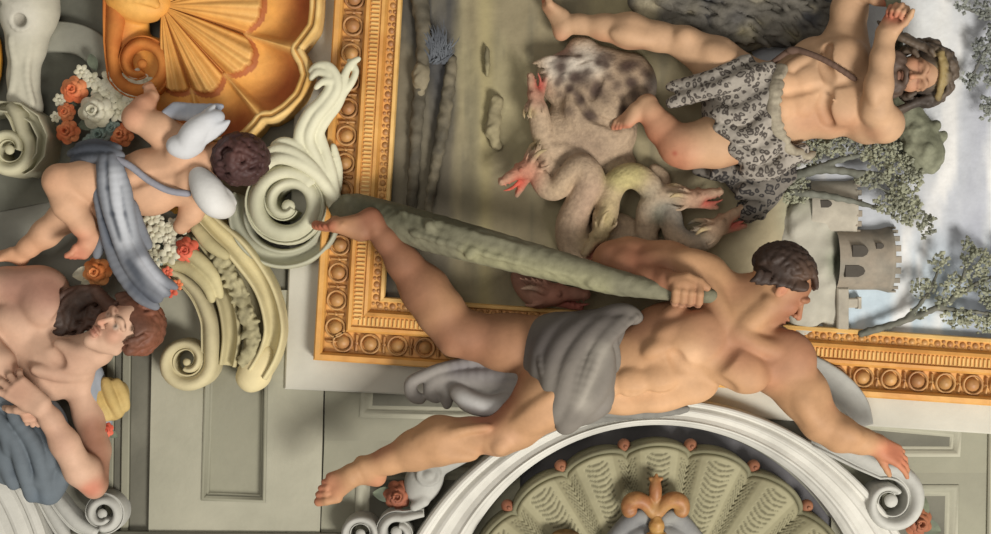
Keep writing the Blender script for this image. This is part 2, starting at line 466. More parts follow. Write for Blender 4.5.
# right bay
panel('trim_6', [(830, 400), (987, 404), (986, 472), (830, 472)], [(850, 418), (960, 428), (958, 456), (850, 456)], 6, P_MID, P_PALE, 10, floor=P_DARK)
panel('trim_7', [(830, 472), (986, 472), (984, 575), (830, 575)], [(880, 484), (957, 484), (955, 560), (880, 560)], 6, P_MID, P_PALE, 12, floor=P_DARK)
g = Geo(); g.slab([(986, 431), (1130, 440), (1130, 560), (984, 560)], 0, 10, 1.5); struct(g, 'trim_8', P_PALE)
# stepped strips at the left of the pilaster
for i, (x0, x1, z, m) in enumerate(((105, 113, 5, P_MID), (113, 121, 3, P_DARK), (121, 129, 6, P_MID), (129, 152, 3, P_DARK))):
    g = Geo(); g.slab([(x0+3, 330), (x1+3, 330), (x1, 560), (x0, 560)], 0, z, 1); struct(g, 'trim_%d' % (9+i), m)
# cornice line along the bottom
g = Geo(); g.slab([(60, 529), (430, 532), (430, 545), (60, 545)], 0, 14, 2); struct(g, 'trim_13', P_DARK)
# shaded wall patch at the upper left
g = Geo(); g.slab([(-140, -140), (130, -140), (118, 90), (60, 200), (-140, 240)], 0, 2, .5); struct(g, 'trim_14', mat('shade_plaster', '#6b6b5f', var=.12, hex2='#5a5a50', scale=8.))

# ------------------------------------------------------------------ gilded picture frame
fr = thing('picture_frame', 'wide gilded picture frame with egg moulding around the battle scene', 'picture frame', (317, 358, 13))
A0 = np.array((341.5, -60.)); A1 = np.array((317., 358.)); A2 = np.array((1040., 407.))
path = [A0, A1, A2]
zz = 13
g = Geo(); g.sweep(path, [(0, zz), (0, zz+18), (-1.5, zz+20), (-6, zz+20), (-8, zz+17), (-9, zz+9), (-29, zz+9), (-30, zz+17), (-32, zz+20), (-35, zz+20), (-36, zz+17), (-46, zz+17), (-47, zz+19), (-50, zz+18), (-52, zz+14), (-53, zz+11), (-61, zz+10), (-61, 2)])
g.obj('rail', GOLD, fr, smooth=False)
g = Geo(); g.sweep(path, [(-61, 4), (-61, zz+12), (-62, zz+14), (-65, zz+13), (-66, zz+10), (-66, 2)]); g.obj('inner_fillet', GOLD_L, fr, smooth=False)
def along(off, step, start=0.):
    out = []
    for a, b, s0, s1 in ((A0, A1, 0, off), (A1, A2, off, 0)):
        t = (b-a)/np.linalg.norm(b-a); n = np.array((-t[1], t[0])); L = np.linalg.norm(b-a)
        d = start+s0
        while d < L-s1:
            out.append((a+t*d-n*off, t, n)); d += step
    return out
g = Geo()
for p, t, n in along(19, 27., 8):
    g.ball((p[0], p[1], zz+9), 7.2, 12, 8, (1, 1, 1.05))
    ring = [(p[0]+math.cos(a)*9.3, p[1]+math.sin(a)*9.3) for a in np.linspace(0, 2*math.pi, 18)[:-1]]
    g.sweep(ring, [(-1.3, zz+8), (-.8, zz+14), (.8, zz+14), (1.3, zz+8)], closed=True)
    for q in (-1, 1):
        c = p+t*13.5
        g.add(*grid(lambda u, v: (c[0]+n[0]*q*(1+7*u)+t[0]*(v-.5)*(1.5+6*u*(1.4-u)), c[1]+n[1]*q*(1+7*u)+t[1]*(v-.5)*(1.5+6*u*(1.4-u)), zz+10+5*math.sin(math.pi*v)*(1-.4*u)), 6, 7))
    g.ball((p[0]+t[0]*13.5, p[1]+t[1]*13.5, zz+10), 2.6, 8, 6)
g.obj('egg_moulding', GOLD_R, fr)
g = Geo()
for p, t, n in along(57, 12.5, 4):
    g.ball((p[0], p[1], zz+9), 3.6, 10, 6)
    for q in (-1, 1):
        c = p+t*6.2
        g.ball((c[0]+n[0]*q*2.2, c[1]+n[1]*q*2.2, zz+10), 2.1, 8, 5)
g.obj('bead_moulding', GOLD_R, fr)
g = Geo()
for p, t, n in along(41, 4.2, 2):
    a = p-n*4; b = p+n*4; w = t*1.1
    g.slab([a-w, a+w, b+w, b-w], zz+15, zz+19, .6)
g.obj('ribbed_band', GOLD_L, fr, smooth=False)

# ------------------------------------------------------------------ white arch over the shell niche
AO = (655., 672., 276.7); AI = (655., 631., 208.8)
ar = thing('stone_arch', 'broad white stone arch with stepped mouldings the reclining youth leans over', 'arch', (655, 534, 0))
a0, a1 = -158, -22
prof = [(0, 0), (0, 34), (.04, 37), (.1, 38), (.15, 37), (.18, 34), (.24, 33), (.34, 36), (.40, 37), (.44, 36), (.47, 34), (.6, 33), (.72, 35), (.77, 37), (.82, 36), (.86, 33), (.93, 30), (1., 26), (1., -1)]
def arch_fn(u, v):
    a = math.radians(a0+(a1-a0)*u); j = v*(len(prof)-1); i = int(round(j)); w, z = prof[i]
    return ((AO[0]*(1-w)+AI[0]*w)+(AO[2]*(1-w)+AI[2]*w)*math.cos(a), (AO[1]*(1-w)+AI[1]*w)+(AO[2]*(1-w)+AI[2]*w)*math.sin(a), z)
obj('moulding', *grid(arch_fn, 90, len(prof)), STONE, ar, smooth=False)
# niche wall between arch and shell, its shadow put into the dark colour
g = Geo()
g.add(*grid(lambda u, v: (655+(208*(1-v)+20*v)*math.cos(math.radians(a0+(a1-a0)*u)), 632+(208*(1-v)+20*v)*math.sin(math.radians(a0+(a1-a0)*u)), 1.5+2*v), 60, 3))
struct(g, 'wall_niche', mat('niche_shade_plaster', '#4b4a4c', var=.12, hex2='#5a585a', scale=6.), True)

# scalloped shell
sh = thing('scallop_shell', 'olive fluted scallop shell filling the niche under the white arch', 'shell', (655, 620, 0))
SC = (655., 645.)
NT = 7*40; NR = 150
Vs = []; cols = []
c1 = np.array(lin('#8b866b')); c2 = np.array(lin('#57533f')); c3 = np.array(lin('#7f7a60'))
for i in range(NT+1):
    th = (i/NT-.5)*7*18.4; ph = (th/18.4+3.5) % 1.0; lob = abs(math.cos(math.pi*(ph-.5)))  # 1 at the lobe's middle
    R = 196+11*lob**.55
    for j in range(NR+1):
        r = 30+(R-30)*j/NR; f = r/206
        e = min(1, (R-r)/7)
        wide = lob > .55
        z = 6+f*f*20*(.25+.75*lob**.8)+12*f
        tick = 0.
        d = abs(ph-.5)
        if r < R-10:
            s_ = (r*1.0+(8 if d < .2 else 0)-30*d*d*4) % 5.6
            if s_ < 1.9 and (d < .2 or d > .37) and r > 70: tick = 1.
        z -= tick*1.4
        z *= (1-(1-e)**2*.55)
        a = math.radians(th-90)
        Vs.append((SC[0]+r*math.cos(a), SC[1]+r*math.sin(a), z))
        c = c1 if d < .3 else c3
        cols.append(c*(1-.8*tick)+c2*.8*tick)
Fs = [(i*(NR+1)+j, (i+1)*(NR+1)+j, (i+1)*(NR+1)+j+1, i*(NR+1)+j+1) for i in range(NT) for j in range(NR)]
obj('fluted_bowl', Vs, Fs, mat('olive_shell', None, var=.1, scale=12.), sh, cols=np.array(cols))
g = Geo()
rim = []
for i in range(NT+1):
    th = (i/NT-.5)*7*18.4; ph = (th/18.4+3.5) % 1.0; lob = abs(math.cos(math.pi*(ph-.5))); a = math.radians(th-90); R = 196+11*lob**.55-1
    rim.append((SC[0]+R*math.cos(a), SC[1]+R*math.sin(a)))
lf = [(.55+.45*abs(math.cos(math.pi*((i/NT*7) % 1.0-.5)))**.8) for i in range(NT+1)]
g.sweep(rim, [(-3, 4), (-2.6, 36), (-1, 40), (1, 40), (2.6, 36), (3, 4)], lift=lf)
g.obj('rim', mat('olive_rim', '#767259', var=.1, hex2='#65624d'), sh)
for k in range(-3, 3):
    th = (k+.5)*18.4; a = math.radians(th-90)
    g = Geo(); g.ball((SC[0]+205*math.cos(a), SC[1]+205*math.sin(a), 20), 6.6, 14, 10)
    g.ball((SC[0]+205*math.cos(a)+1, SC[1]+205*math.sin(a)+1, 26), 2.2, 8, 6)
    g.obj('knob', mat('copper_ball', '#8f6248', var=.2, hex2='#784c38', rough=.5), sh)

# gilt lily finial and the shield top under it
S_ = Sculpt(1.1, 3)
S_.ell((655, 490, 44), (6.5, 13, 6), k=3); S_.cone((655, 480, 44), (656, 474, 44), 3, 1.5); S_.ball((650, 478, 44), 2); S_.ball((661, 478, 44), 2)
for q in (-1, 1):
    S_.curve([(655+3*q, 514, 42, 4), (655+9*q, 504, 44, 5.5), (655+16*q, 499, 45, 6.5), (655+24*q, 500, 45, 6.5), (655+28*q, 506, 44, 5), (655+27*q, 512, 44, 3.8), (655+22*q, 510, 45, 3)], k=3)
    S_.curve([(655+6*q, 512, 45, 1.8), (655+14*q, 505, 48, 1.8), (655+22*q, 504, 48, 1.8)], k=1)
S_.cone((655, 503, 44), (655, 520, 44), 3, 4)
fl = tag(S_.obj('lily_finial', mat('copper_gilt', '#a07848', var=.25, hex2='#885a38', scale=20, rough=.5), zr=40), 'gilt lily ornament standing in the middle of the olive shell', 'ornament')
cr = thing('shield_crest', 'grey shield top with pale folds and gilt drop below the lily', 'ornament', (655, 540, 10), zr=30)
S_ = Sculpt(1.3, 4)
for q in (-1, 1):
    S_.curve([(655+8*q, 518, 36, 4), (655+18*q, 515, 34, 6), (655+30*q, 526, 30, 7), (655+44*q, 545, 26, 8)], k=5)
    S_.curve([(655+8*q, 532, 34, 6), (655+20*q, 538, 32, 9), (655+30*q, 550, 28, 10)], k=5)
S_.ell((655, 548, 26), (34, 22, 14))
S_.obj('shield', mat('shield_stone', '#8d8c86', var=.16, hex2='#6c6c6c'), parent=cr)
S_ = Sculpt(1.1, 2)
S_.ell((655, 524, 44), (8, 7, 6)); S_.ell((655, 533, 44), (11, 5, 6)); S_.cone((655, 516, 44), (655, 520, 44), 5, 7); S_.ball((648, 534, 48), 3); S_.ball((662, 534, 48), 3)
S_.obj('gilt_drop', mat('drop_gilt', '#b08d50', var=.25, hex2='#94693a', scale=20, rough=.5), parent=cr)
for x, y, hx in ((565, 533, '#5c4630'), ):
    S_ = Sculpt(1.2, 3); S_.ell((x, y+8, 30), (16, 12, 12)); 
    for i in range(9): S_.curve([(x-13+i*3.2, y+12, 38, 2.2), (x-13+i*3.3, y+2, 41, 2), (x-8+i*2, y-2, 36, 1.6)], k=1.5)
    tag(S_.obj('carved_head', mat('dark_bronze', hx, var=.25, hex2='#7a6038', scale=25), zr=30), 'dark bronze curly head crown at the bottom left of the shell', 'ornament')

# the upper parts of the hall's side walls, well outside the view
for nm, x in (('wall_left', -6.), ('wall_right', 6.)):
    me = bpy.data.meshes.new(nm); bm = bmesh.new(); bmesh.ops.create_cube(bm, size=1.)
    bmesh.ops.scale(bm, vec=(.2, 9., 2.), verts=bm.verts); bm.to_mesh(me); bm.free(); me.materials.append(P_PALE)
    o = bpy.data.objects.new(nm, me); COL.objects.link(o); o.location = (x, 0, H-1.); tag(o, kind='structure')
# ------------------------------------------------------------------ the landscape inside the frame
def vnoise(x, y, seed=0):
    r = np.random.RandomState(seed); G = r.rand(64, 64)
    x = np.asarray(x, float) % 63; y = np.asarray(y, float) % 63
    i = x.astype(int); j = y.astype(int); u = x-i; v = y-j; u = u*u*(3-2*u); v = v*v*(3-2*v)
    return G[i, j]*(1-u)*(1-v)+G[i+1, j]*u*(1-v)+G[i, j+1]*(1-u)*v+G[i+1, j+1]*u*v
def fbm(x, y, s, seed=0, o=4):
    t = 0; a = .5
    for q in range(o): t = t+a*vnoise(np.asarray(x)/s*2**q+7*q, np.asarray(y)/s*2**q+3*q, seed+q); a *= .5
    return t/(1-.5**o)
def mixc(a, b, w): return a*(1-w[:, None])+b*w[:, None]
def C(h): return np.array(lin(h))
def sst(x, a, b): t = np.clip((x-a)/(b-a), 0, 1); return t*t*(3-2*t)
PAINTED = mat('painted_plaster', None, var=.10, scale=14., bump=.35)
# the picture's "up" points to the right of the room, so its sky lies at the right
def sheet(name, x0, x1, y0, y1, st, zf, cf, m=PAINTED):
    nx = int((x1-x0)/st)+1; ny = int((y1-y0)/st)+1
    X, Y = np.meshgrid(np.linspace(x0, x1, nx), np.linspace(y0, y1, ny), indexing='ij'); X = X.ravel(); Y = Y.ravel()
    Y = y0+(Y-y0)*(301+.0675*(X-383)-y0)/(y1-y0)
    V = np.stack([X, Y, zf(X, Y)], 1); i, j = np.meshgrid(np.arange(nx-1), np.arange(ny-1), indexing='ij'); a = (i*ny+j).ravel()
    F = np.stack([a, a+ny, a+ny+1, a+1], 1)
    return tag(obj(name, V, F, m, cols=cf(X, Y)), kind='structure')
def sky_c(X, Y):
    n = fbm(X*1.0+Y*.12, Y*.16, 26, 3, 5); b = fbm(X, Y*.5, 90, 11)
    c = np.tile(C('#b1b4b9'), (len(X), 1))
    c = mixc(c, C('#a9bcc6'), sst(Y, 210, 300)*.7)
    c = mixc(c, C('#d8d6d2'), sst(n, .5, .68)*.85)
    c = mixc(c, C('#d4d5d2'), np.exp(-((X-915)/45)**2-((Y-40)/60)**2)*.8)
    c = mixc(c, C('#999ba6'), sst(X+ .15*Y, 960, 1010)*sst(n, .62, .4)*.6)
    return c
sheet('sky_backdrop', 690, 1130, -140, 350, 5, lambda X, Y: 14.5+0*X, sky_c)
def g_edge(Y): return np.interp(Y, [-140, 0, 80, 130, 190, 240, 345], [720, 740, 760, 800, 800, 792, 790])
def g_z(X, Y):
    t = sst(X, 430, 470); e = g_edge(Y)+10*(fbm(Y, Y*0, 18, 5)-.5)
    z = 17.5+2.5*fbm(X, Y*.4, 30, 8)+2.5*np.exp(-((X-478)/8)**2)+1.5*fbm(X, Y, 10, 2)
    return z-3.5*(1-t)-9*sst(X, e-14, e)
def g_c(X, Y):
    n = fbm(X, Y*.35, 40, 21, 5); n2 = fbm(X*1.2, Y*.2, 22, 31, 5)
    c = np.tile(C('#857b61'), (len(X), 1))
    c = mixc(c, C('#99906f'), sst(n, .45, .7)*.7)
    c = mixc(c, C('#6d6754'), sst(n2, .55, .75)*.7)
    c = mixc(c, C('#a3977a'), sst(X, 640, 740)*.8)
    c = mixc(c, C('#b0a384'), sst(X, 730, 790)*sst(n, .4, .6)*.8)
    c = mixc(c, C('#978c66'), np.exp(-((X-482-6*n2)/9)**2)*.8)
    k = sst(X+14*(n2-.5)+.02*Y, 466, 452)
    d = mixc(np.tile(C('#47443d'), (len(X), 1)), C('#6b6453'), sst(n2, .42, .62))
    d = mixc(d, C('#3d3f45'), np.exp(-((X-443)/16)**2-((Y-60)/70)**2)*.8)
    d = mixc(d, C('#6f6756'), sst(Y, 60, 180)*sst(n, .35, .6)*.7*sst(X, 392, 410))
    c = mixc(c, d, k)
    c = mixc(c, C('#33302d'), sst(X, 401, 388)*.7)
    c = mixc(c, C('#8d8d78'), sst(X, 765, 790)*sst(Y, 120, 170)*sst(Y, 260, 215)*.8)
    return c
sheet('ground', 378, 815, -140, 335, 2.5, g_z, g_c)

# stones and grass of the dark bank
def rock(c, r, hexc, label, hex2, d=(0, 1, 0), lump=()):
    S_ = Sculpt(1.2, 4); S_.ell(c, r, d)
    for l in lump: S_.ell((c[0]+l[0], c[1]+l[1], c[2]+l[2]), (l[3], l[3]*.8, l[3]*.8), d)
    return tag(S_.obj('rock', mat('rock_'+hexc[1:], hexc, var=.2, hex2=hex2, scale=25), zr=c[2], noise=1.2, nscale=.35), label, 'rock')
rock((421, 76, 26), (14, 9, 9), '#8a8069', 'smooth tan stone beside the grass tuft on the dark bank', '#756c58', lump=((-1, 15, -3, 7),))
rock((494, 122, 26), (26, 7, 7), '#93896a', 'long ochre rock standing on the light bank edge', '#7d745a', lump=((4, -20, 1, 7), (-3, 8, 0, 8), (3, 22, -2, 6)))
rock((487, 62, 26), (16, 3, 5), '#8f8666', 'thin ochre ridge of rock near the top of the bank', '#6e6750')
g = Geo()
for i in range(90):
    a = random.uniform(-2.4, .2); x = 438+random.uniform(-9, 9); y = 60+random.uniform(-8, 8); L = random.uniform(14, 32); w = 1.3
    cx, cy = math.cos(a-.4)*.5, math.sin(a-.4)
    px = [(x+cx*L*t+3*math.sin(3*t), y+cy*L*t, 24+6*math.sin(2.4*t)) for t in (0, .35, .7, 1)]
    V = []
    for t, p in enumerate(px): ww = w*(1-t/3.2); V += [(p[0]-ww, p[1], p[2]), (p[0]+ww, p[1], p[2])]
    g.add(V, [(2*t, 2*t+1, 2*t+3, 2*t+2) for t in range(3)])
tag(g.obj('grass_tuft', mat('blue_grass', '#606469', var=.3, hex2='#484b50', scale=30)), 'blue grey grass tuft growing on the dark bank', 'grass', kind='stuff')
# twisted dead roots running down the dark bank
for nm, pts, hx, lb in (('tree_root', [(416, -20, 20, 9), (424, 40, 22, 7), (417, 120, 22, 6), (412, 200, 20, 5), (404, 250, 19, 4)], '#5f5849', 'dark brown root winding down the bank by the frame'),
                        ('tree_root', [(452, 60, 20, 5), (444, 120, 22, 6), (431, 190, 22, 4.5), (424, 240, 20, 3)], '#6e6654', 'lighter root curling down from the grass tuft')):
    S_ = Sculpt(1.5, 4); S_.curve(pts)
    tag(S_.obj(nm, mat('bark_'+hx[1:], hx, var=.25, hex2='#4a453a', scale=20), zr=20, noise=1., nscale=.3), lb, 'root')

# pale cliff and the castle on it
S_ = Sculpt(2., 8)
for c, r in (((812, 250, 14), (32, 62, 14)), ((805, 300, 16), (20, 40, 14)), ((818, 215, 16), (24, 26, 13)), ((832, 300, 12), (15, 36, 10)), ((800, 222, 20), (10, 18, 10)), ((822, 262, 20), (10, 26, 9)), ((797, 270, 20), (7, 30, 9))):
    S_.ell(c, r)
S_.paint((838, 262, 20), 18, '#6f7560', .9); S_.paint((842, 235, 20), 14, '#7d806c', .7); S_.paint((800, 200, 20), 18, '#8d8d78', .6)
S_.paint((845, 300, 16), 12, '#8f897a', .6)
tag(S_.obj('cliff', PAINTED, '#a5a193', zr=20, noise=2.2, nscale=.16), 'pale grey cliff face under the castle behind the youth', 'cliff')
CAST = mat('castle_stone', '#8d8374', var=.16, hex2='#7c766a', scale=22.); CAST_D = mat('castle_opening', '#46413a', var=.15); CAST_L = mat('castle_pale', '#a39c8d', var=.14, hex2='#8f897c', scale=20)
ca = thing('castle', 'small ruined castle with round battlemented towers on the pale cliff', 'castle', (838, 258, 14), zr=30)
def half_tower(x0, x1, y0, y1, z0, hz, flare=0.):
    yc = (y0+y1)/2; r = (y1-y0)/2
    def fn(u, v):
        a = math.pi*v; k = 1+flare*max(0., (u-.78)/.22)*1. if u > .78 else 1
        return (x0+(x1-x0)*u, yc-r*k*math.cos(a), z0+hz*k*math.sin(a))
    V, F = grid(fn, 16, 20)
    F.append(tuple(15*20+j for j in range(20)))
    return V, F
def merlons(par, x, y0, y1, n, z0, hz, L=6):
    yc = (y0+y1)/2; r = (y1-y0)/2; g = Geo()
    for i in range(n):
        a = math.pi*(i+.5)/n; y = yc-r*math.cos(a); z = z0+hz*math.sin(a); w = r*math.pi/n*.3*max(.35, math.sin(a))
        g.slab([(x-1, y-w), (x+L, y-w), (x+L, y+w), (x-1, y+w)], z-8, z+.5, .6)
    g.obj('battlement', CAST, par, smooth=False)
def opening(par, x, y, w, h, z):
    pts = [(x-w, y-h), (x+w*.3, y-h), (x+w*.8, y-h*.6), (x+w, y), (x+w*.8, y+h*.6), (x+w*.3, y+h), (x-w, y+h)]
    g = Geo(); g.slab(pts, z-6, z+.6, .5); g.obj('window', CAST_D, par, smooth=False)
tw = Geo(); tw.add(*half_tower(838, 893, 229, 290, 14, 26, .1)); tw = tw.obj('tower', CAST, ca); merlons(tw, 892, 227, 292, 9, 14, 26, 7)
opening(tw, 858, 251, 8, 6, 40.2); opening(tw, 853, 271, 10, 6, 39.5); opening(tw, 878, 246, 4, 3, 38.5)
tw = Geo(); tw.add(*half_tower(812, 858, 180, 236, 14, 18, .04)); tw = tw.obj('tower', CAST_L, ca); merlons(tw, 857, 180, 236, 8, 14, 18, 5)
opening(tw, 826, 204, 6, 4, 31.5)
g = Geo(); g.slab([(838, 288), (850, 288), (850, 334), (838, 334)], 10, 26, 1.5); g.slab([(848, 298), (861, 298), (861, 308), (848, 308)], 10, 24, 1.5); g.slab([(859, 297), (863, 297), (863, 309), (859, 309)], 10, 25, 1)
g.obj('curtain_wall', CAST_L, ca, smooth=False)

# trees
def crown(g, blobs, n, size, seed):
    r = random.Random(seed)
    for bx, by, bz, br, bq in blobs:
        for i in range(int(n*br*bq/400)):
            a = r.uniform(0, 6.283); q = math.sqrt(r.random())
            c = np.array((bx+br*q*math.cos(a), by+bq*q*math.sin(a), bz+min(br, bq)*.5*math.sqrt(max(0, 1-q*q))*r.uniform(-.4, 1)))
            d = unit((r.uniform(-1, 1), r.uniform(-1, 1), r.uniform(-.5, .9))); e = unit(np.cross(d, (r.uniform(-.5, .5), r.uniform(-.5, .5), 1)))
            L = size*r.uniform(.6, 1.3); w = L*.42; nn = np.cross(d, e)
            V = [c, c+d*L*.5+e*w+nn*.5, c+d*L, c+d*L*.5-e*w+nn*.5, c+d*L*.5-nn*w*.4]
            g.add(V, [(0, 1, 4), (1, 2, 4), (2, 3, 4), (3, 0, 4)])
def tree(label, base, branches, blobs, n, size, hx, hx2, bark, seed):
    t = thing('tree', label, 'tree', base, zr=30)
    S_ = Sculpt(1.2, 3)
    for b in branches: S_.curve(b, n=4)
    S_.obj('trunk', mat('bark_'+bark[1:], bark, var=.2, hex2='#57584e', scale=25), parent=t, noise=.5, nscale=.4)
    g = Geo(); crown(g, blobs, n, size, seed); g.obj('crown', mat('leaf_'+hx[1:], hx, var=.25, hex2=hx2, scale=18, rough=.7), t, smooth=False)
tree('grey green tree leaning over the castle towers behind the hero', (785, 172, 20),
     [[(782, 180, 30, 5), (820, 170, 34, 4), (862, 174, 36, 3), (905, 178, 36, 1.6)], [(800, 174, 32, 3.5), (840, 160, 36, 2.6), (880, 152, 38, 1.6)], [(790, 192, 34, 4), (835, 198, 38, 3), (880, 210, 40, 1.6)], [(850, 173, 36, 2), (885, 192, 38, 1.3), (915, 215, 38, 1)], [(860, 158, 36, 1.6), (895, 140, 38, 1)]],
     [(800, 152, 32, 24, 16), (835, 146, 36, 26, 10), (878, 150, 38, 20, 18), (900, 176, 38, 20, 22), (868, 180, 38, 14, 8), (905, 210, 38, 14, 16), (885, 205, 40, 16, 8), (925, 225, 36, 9, 12), (795, 190, 32, 16, 14), (915, 150, 36, 12, 18)], 270, 5, '#8e8f78', '#777869', '#6b6c62', 1)
tree('slender tree with pale leaves rising from the lower edge of the picture', (868, 330, 20),
     [[(862, 334, 26, 3.6), (900, 322, 30, 3), (940, 306, 32, 2.4), (975, 284, 34, 1.8), (1010, 268, 34, 1.2)], [(905, 320, 30, 2), (925, 296, 34, 1.5), (938, 268, 34, 1)], [(935, 308, 32, 2), (975, 312, 34, 1.6), (1015, 318, 34, 1.2)], [(950, 300, 34, 1.6), (962, 275, 36, 1.2), (965, 255, 36, .9)]],
     [(938, 262, 34, 9, 9), (922, 288, 34, 12, 10), (955, 285, 34, 14, 12), (975, 262, 36, 16, 14), (992, 290, 36, 18, 18), (960, 318, 34, 18, 9), (990, 325, 34, 18, 9), (920, 312, 30, 10, 7), (1010, 265, 34, 16, 18), (1000, 318, 34, 16, 10), (940, 300, 34, 8, 6), (967, 245, 34, 7, 7)], 270, 4.8, '#8f9079', '#777967', '#6d6b60', 2)
tree('dark sprig of tree hanging in from the upper right corner', (1010, 30, 20),
     [[(1030, 0, 26, 3), (1000, 30, 30, 2), (980, 60, 32, 1.4), (968, 84, 32, 1)], [(1020, 60, 28, 2.4), (1000, 90, 30, 1.6), (988, 112, 32, 1)], [(1010, 10, 30, 1.6), (985, 14, 32, 1.2), (962, 8, 32, .9)]],
     [(985, 10, 32, 12, 9), (962, 6, 32, 8, 5), (982, 50, 32, 10, 14), (992, 30, 32, 8, 10), (970, 80, 32, 8, 9), (990, 75, 32, 8, 12), (986, 108, 32, 7, 12)], 280, 4.8, '#80837a', '#6a6d68', '#65645f', 3)
# ------------------------------------------------------------------ hair
def hair_on(S_, fr, c0, rad, cond, n, L, r, seed, swirl=1., k=1.2, out=1.02):
    R = random.Random(seed); z = fr.z
    for i in range(n):
        while True:
            v = np.array([R.gauss(0, 1) for _ in range(3)]); v /= np.linalg.norm(v)
            if cond(*v): break
        def pos(v, o): return fr.p(c0[0]+rad[0]*v[0]*o, c0[1]+rad[1]*v[1]*o, rad[2]*v[2]*o)
        t = np.array([-.6, -.5*swirl, R.uniform(-.8, .8)]); t = t-v*(t @ v); t /= max(1e-6, np.linalg.norm(t))
        b = np.cross(v, t)*R.uniform(-1, 1)
        pts = []
        for q, o in ((-.5, .99), (0, out+.03), (.5, out+.02), (1., out)):
            w = v+t*L*q+b*L*.6*q*q; w /= np.linalg.norm(w)
            pts.append((*pos(w, o), r*z*(1.1-.45*abs(q))))
        S_.chain(pts, k=k)
SKIN = mat('fresco_skin', None, var=.13, scale=11., rough=.66, bump=.18, spec=.28)
HAIRM = mat('fresco_hair', None, var=.22, scale=40., rough=.6, bump=.4)
CLOTH = mat('fresco_cloth', None, var=.09, scale=14., rough=.85, bump=.2)

# ------------------------------------------------------------------ the reclining youth on the arch
yo = thing('person', 'muscular young man with short dark hair lying across the white arch, gripping a long club', 'person', (600, 420, 40), zr=85)
B = Sculpt(1.45, 16)
# pelvis, belly, ribs, chest
B.ell((570, 368, 80), (46, 42, 36)); B.ell((622, 368, 84), (48, 43, 35), (1, -.05, 0)); B.ell((672, 353, 88), (54, 52, 40), (1, -.2, 0)); B.ell((716, 338, 88), (40, 50, 36), (.5, .9, 0))
B.cone((700, 282, 84), (772, 360, 90), 27, 31)
# pectorals, ribs, abdomen
B.ell((690, 337, 120), (26, 31, 15), (.5, .85, 0), k=10); B.ell((732, 367, 121), (32, 22, 14), (.9, .4, 0), k=10)
for x, y, z, a, b in ((664, 330, 116, 16, 9), (652, 346, 118, 15, 9), (671, 312, 108, 14, 9)): B.ell((x, y, z+4), (a, b, 9), (.9, -.5, 0), k=5)
for x, y, z, a, b in ((655, 376, 118, 17, 13), (628, 380, 117, 17, 14), (602, 382, 114, 14, 14)): B.ell((x, y, z+3), (a, b, 8), (1, 0, 0), k=5)
B.ell((690, 388, 108), (24, 14, 12), (1, -.2, 0), k=8); B.ell((655, 399, 104), (26, 12, 12), (1, -.05, 0), k=8); B.ell((622, 402, 98), (24, 12, 12), k=8)
B.curve([(726, 344, 132, 3), (705, 366, 136, 4), (682, 378, 133, 3)], k=9, sub=True)
B.curve([(724, 388, 127, 3), (704, 376, 131, 3), (690, 370, 132, 2)], k=9, sub=True)
B.curve([(668, 352, 130, 2.5), (676, 365, 132, 2.5), (690, 371, 132, 2)], k=9, sub=True)
B.curve([(676, 384, 129, 2), (640, 391, 128, 2), (606, 392, 124, 2)], k=5, sub=True)
B.ball((607, 375, 122), 3, k=4, sub=True)
# thighs and shins
B.chain([(562, 352, 72, 37), (508, 345, 70, 29), (466, 335, 72, 22), (454, 333, 73, 21)], k=12)
B.chain([(455, 333, 73, 21), (440, 312, 71, 24), (424, 290, 69, 24), (402, 262, 72, 16.5), (385, 240, 74, 11.5), (375, 228, 74, 10.5)], k=8)
B.ell((438, 298, 82), (26, 13, 12), (.62, .78, 0), k=8); B.ell((451, 347, 82), (10, 9, 9), k=6)
foot(B, (375, 229, 74), (370, 217, 76), (334, 224, 76), (308, 233, 76), (-.1, -1, .25), 80, big=1, tint='#9a4f3c')
B.chain([(578, 378, 92, 39), (546, 397, 98, 30), (517, 424, 96, 21.5), (500, 437, 95, 17)], k=12)
B.chain([(497, 434, 95, 19), (470, 435, 92, 17.5), (440, 440, 90, 24), (415, 450, 88, 19.5), (390, 460, 87, 13), (366, 467, 86, 11)], k=8)
B.ell((502, 441, 109), (12, 10, 10), (.6, -.6, 0), k=4); B.ball((489, 444, 104), 6, k=4); B.curve([(488, 424, 112, 3), (460, 428, 112, 3), (425, 442, 108, 2.5)], k=5); B.curve([(515, 420, 116, 3), (535, 402, 126, 3), (556, 388, 130, 3)], k=7); B.ell((548, 405, 118), (34, 15, 13), (.75, -.6, 0), k=8); B.ell((445, 432, 104), (28, 9, 9), (1, -.15, 0), k=7); B.ell((452, 452, 102), (26, 8, 9), (1, .1, 0), k=7)
foot(B, (362, 467, 85), (376, 478, 78), (334, 486, 84), (310, 494, 80), (-.25, 0, -1), 76, big=1)
# arm reaching to the scroll
B.chain([(776, 362, 92, 31), (800, 392, 98, 24), (817, 420, 102, 19)], k=10)
B.chain([(815, 419, 101, 18.5), (836, 432, 102, 17.5), (857, 439, 100, 12.5), (874, 443, 98, 10.5)], k=7)
B.ell((788, 352, 112), (26, 20, 14), (.6, .7, 0), k=8); B.ell((800, 404, 116), (20, 11, 10), (.5, .85, 0), k=6); B.ell((838, 429, 114), (18, 9, 9), (.9, .35, 0), k=6)
hand(B, (872, 443, 96), (.88, .46, -.05), (-.32, .4, -.85), 52, curl=(16, 22, 26, 30), spread=7, thumb=30, side=-1, wrist_r=10)
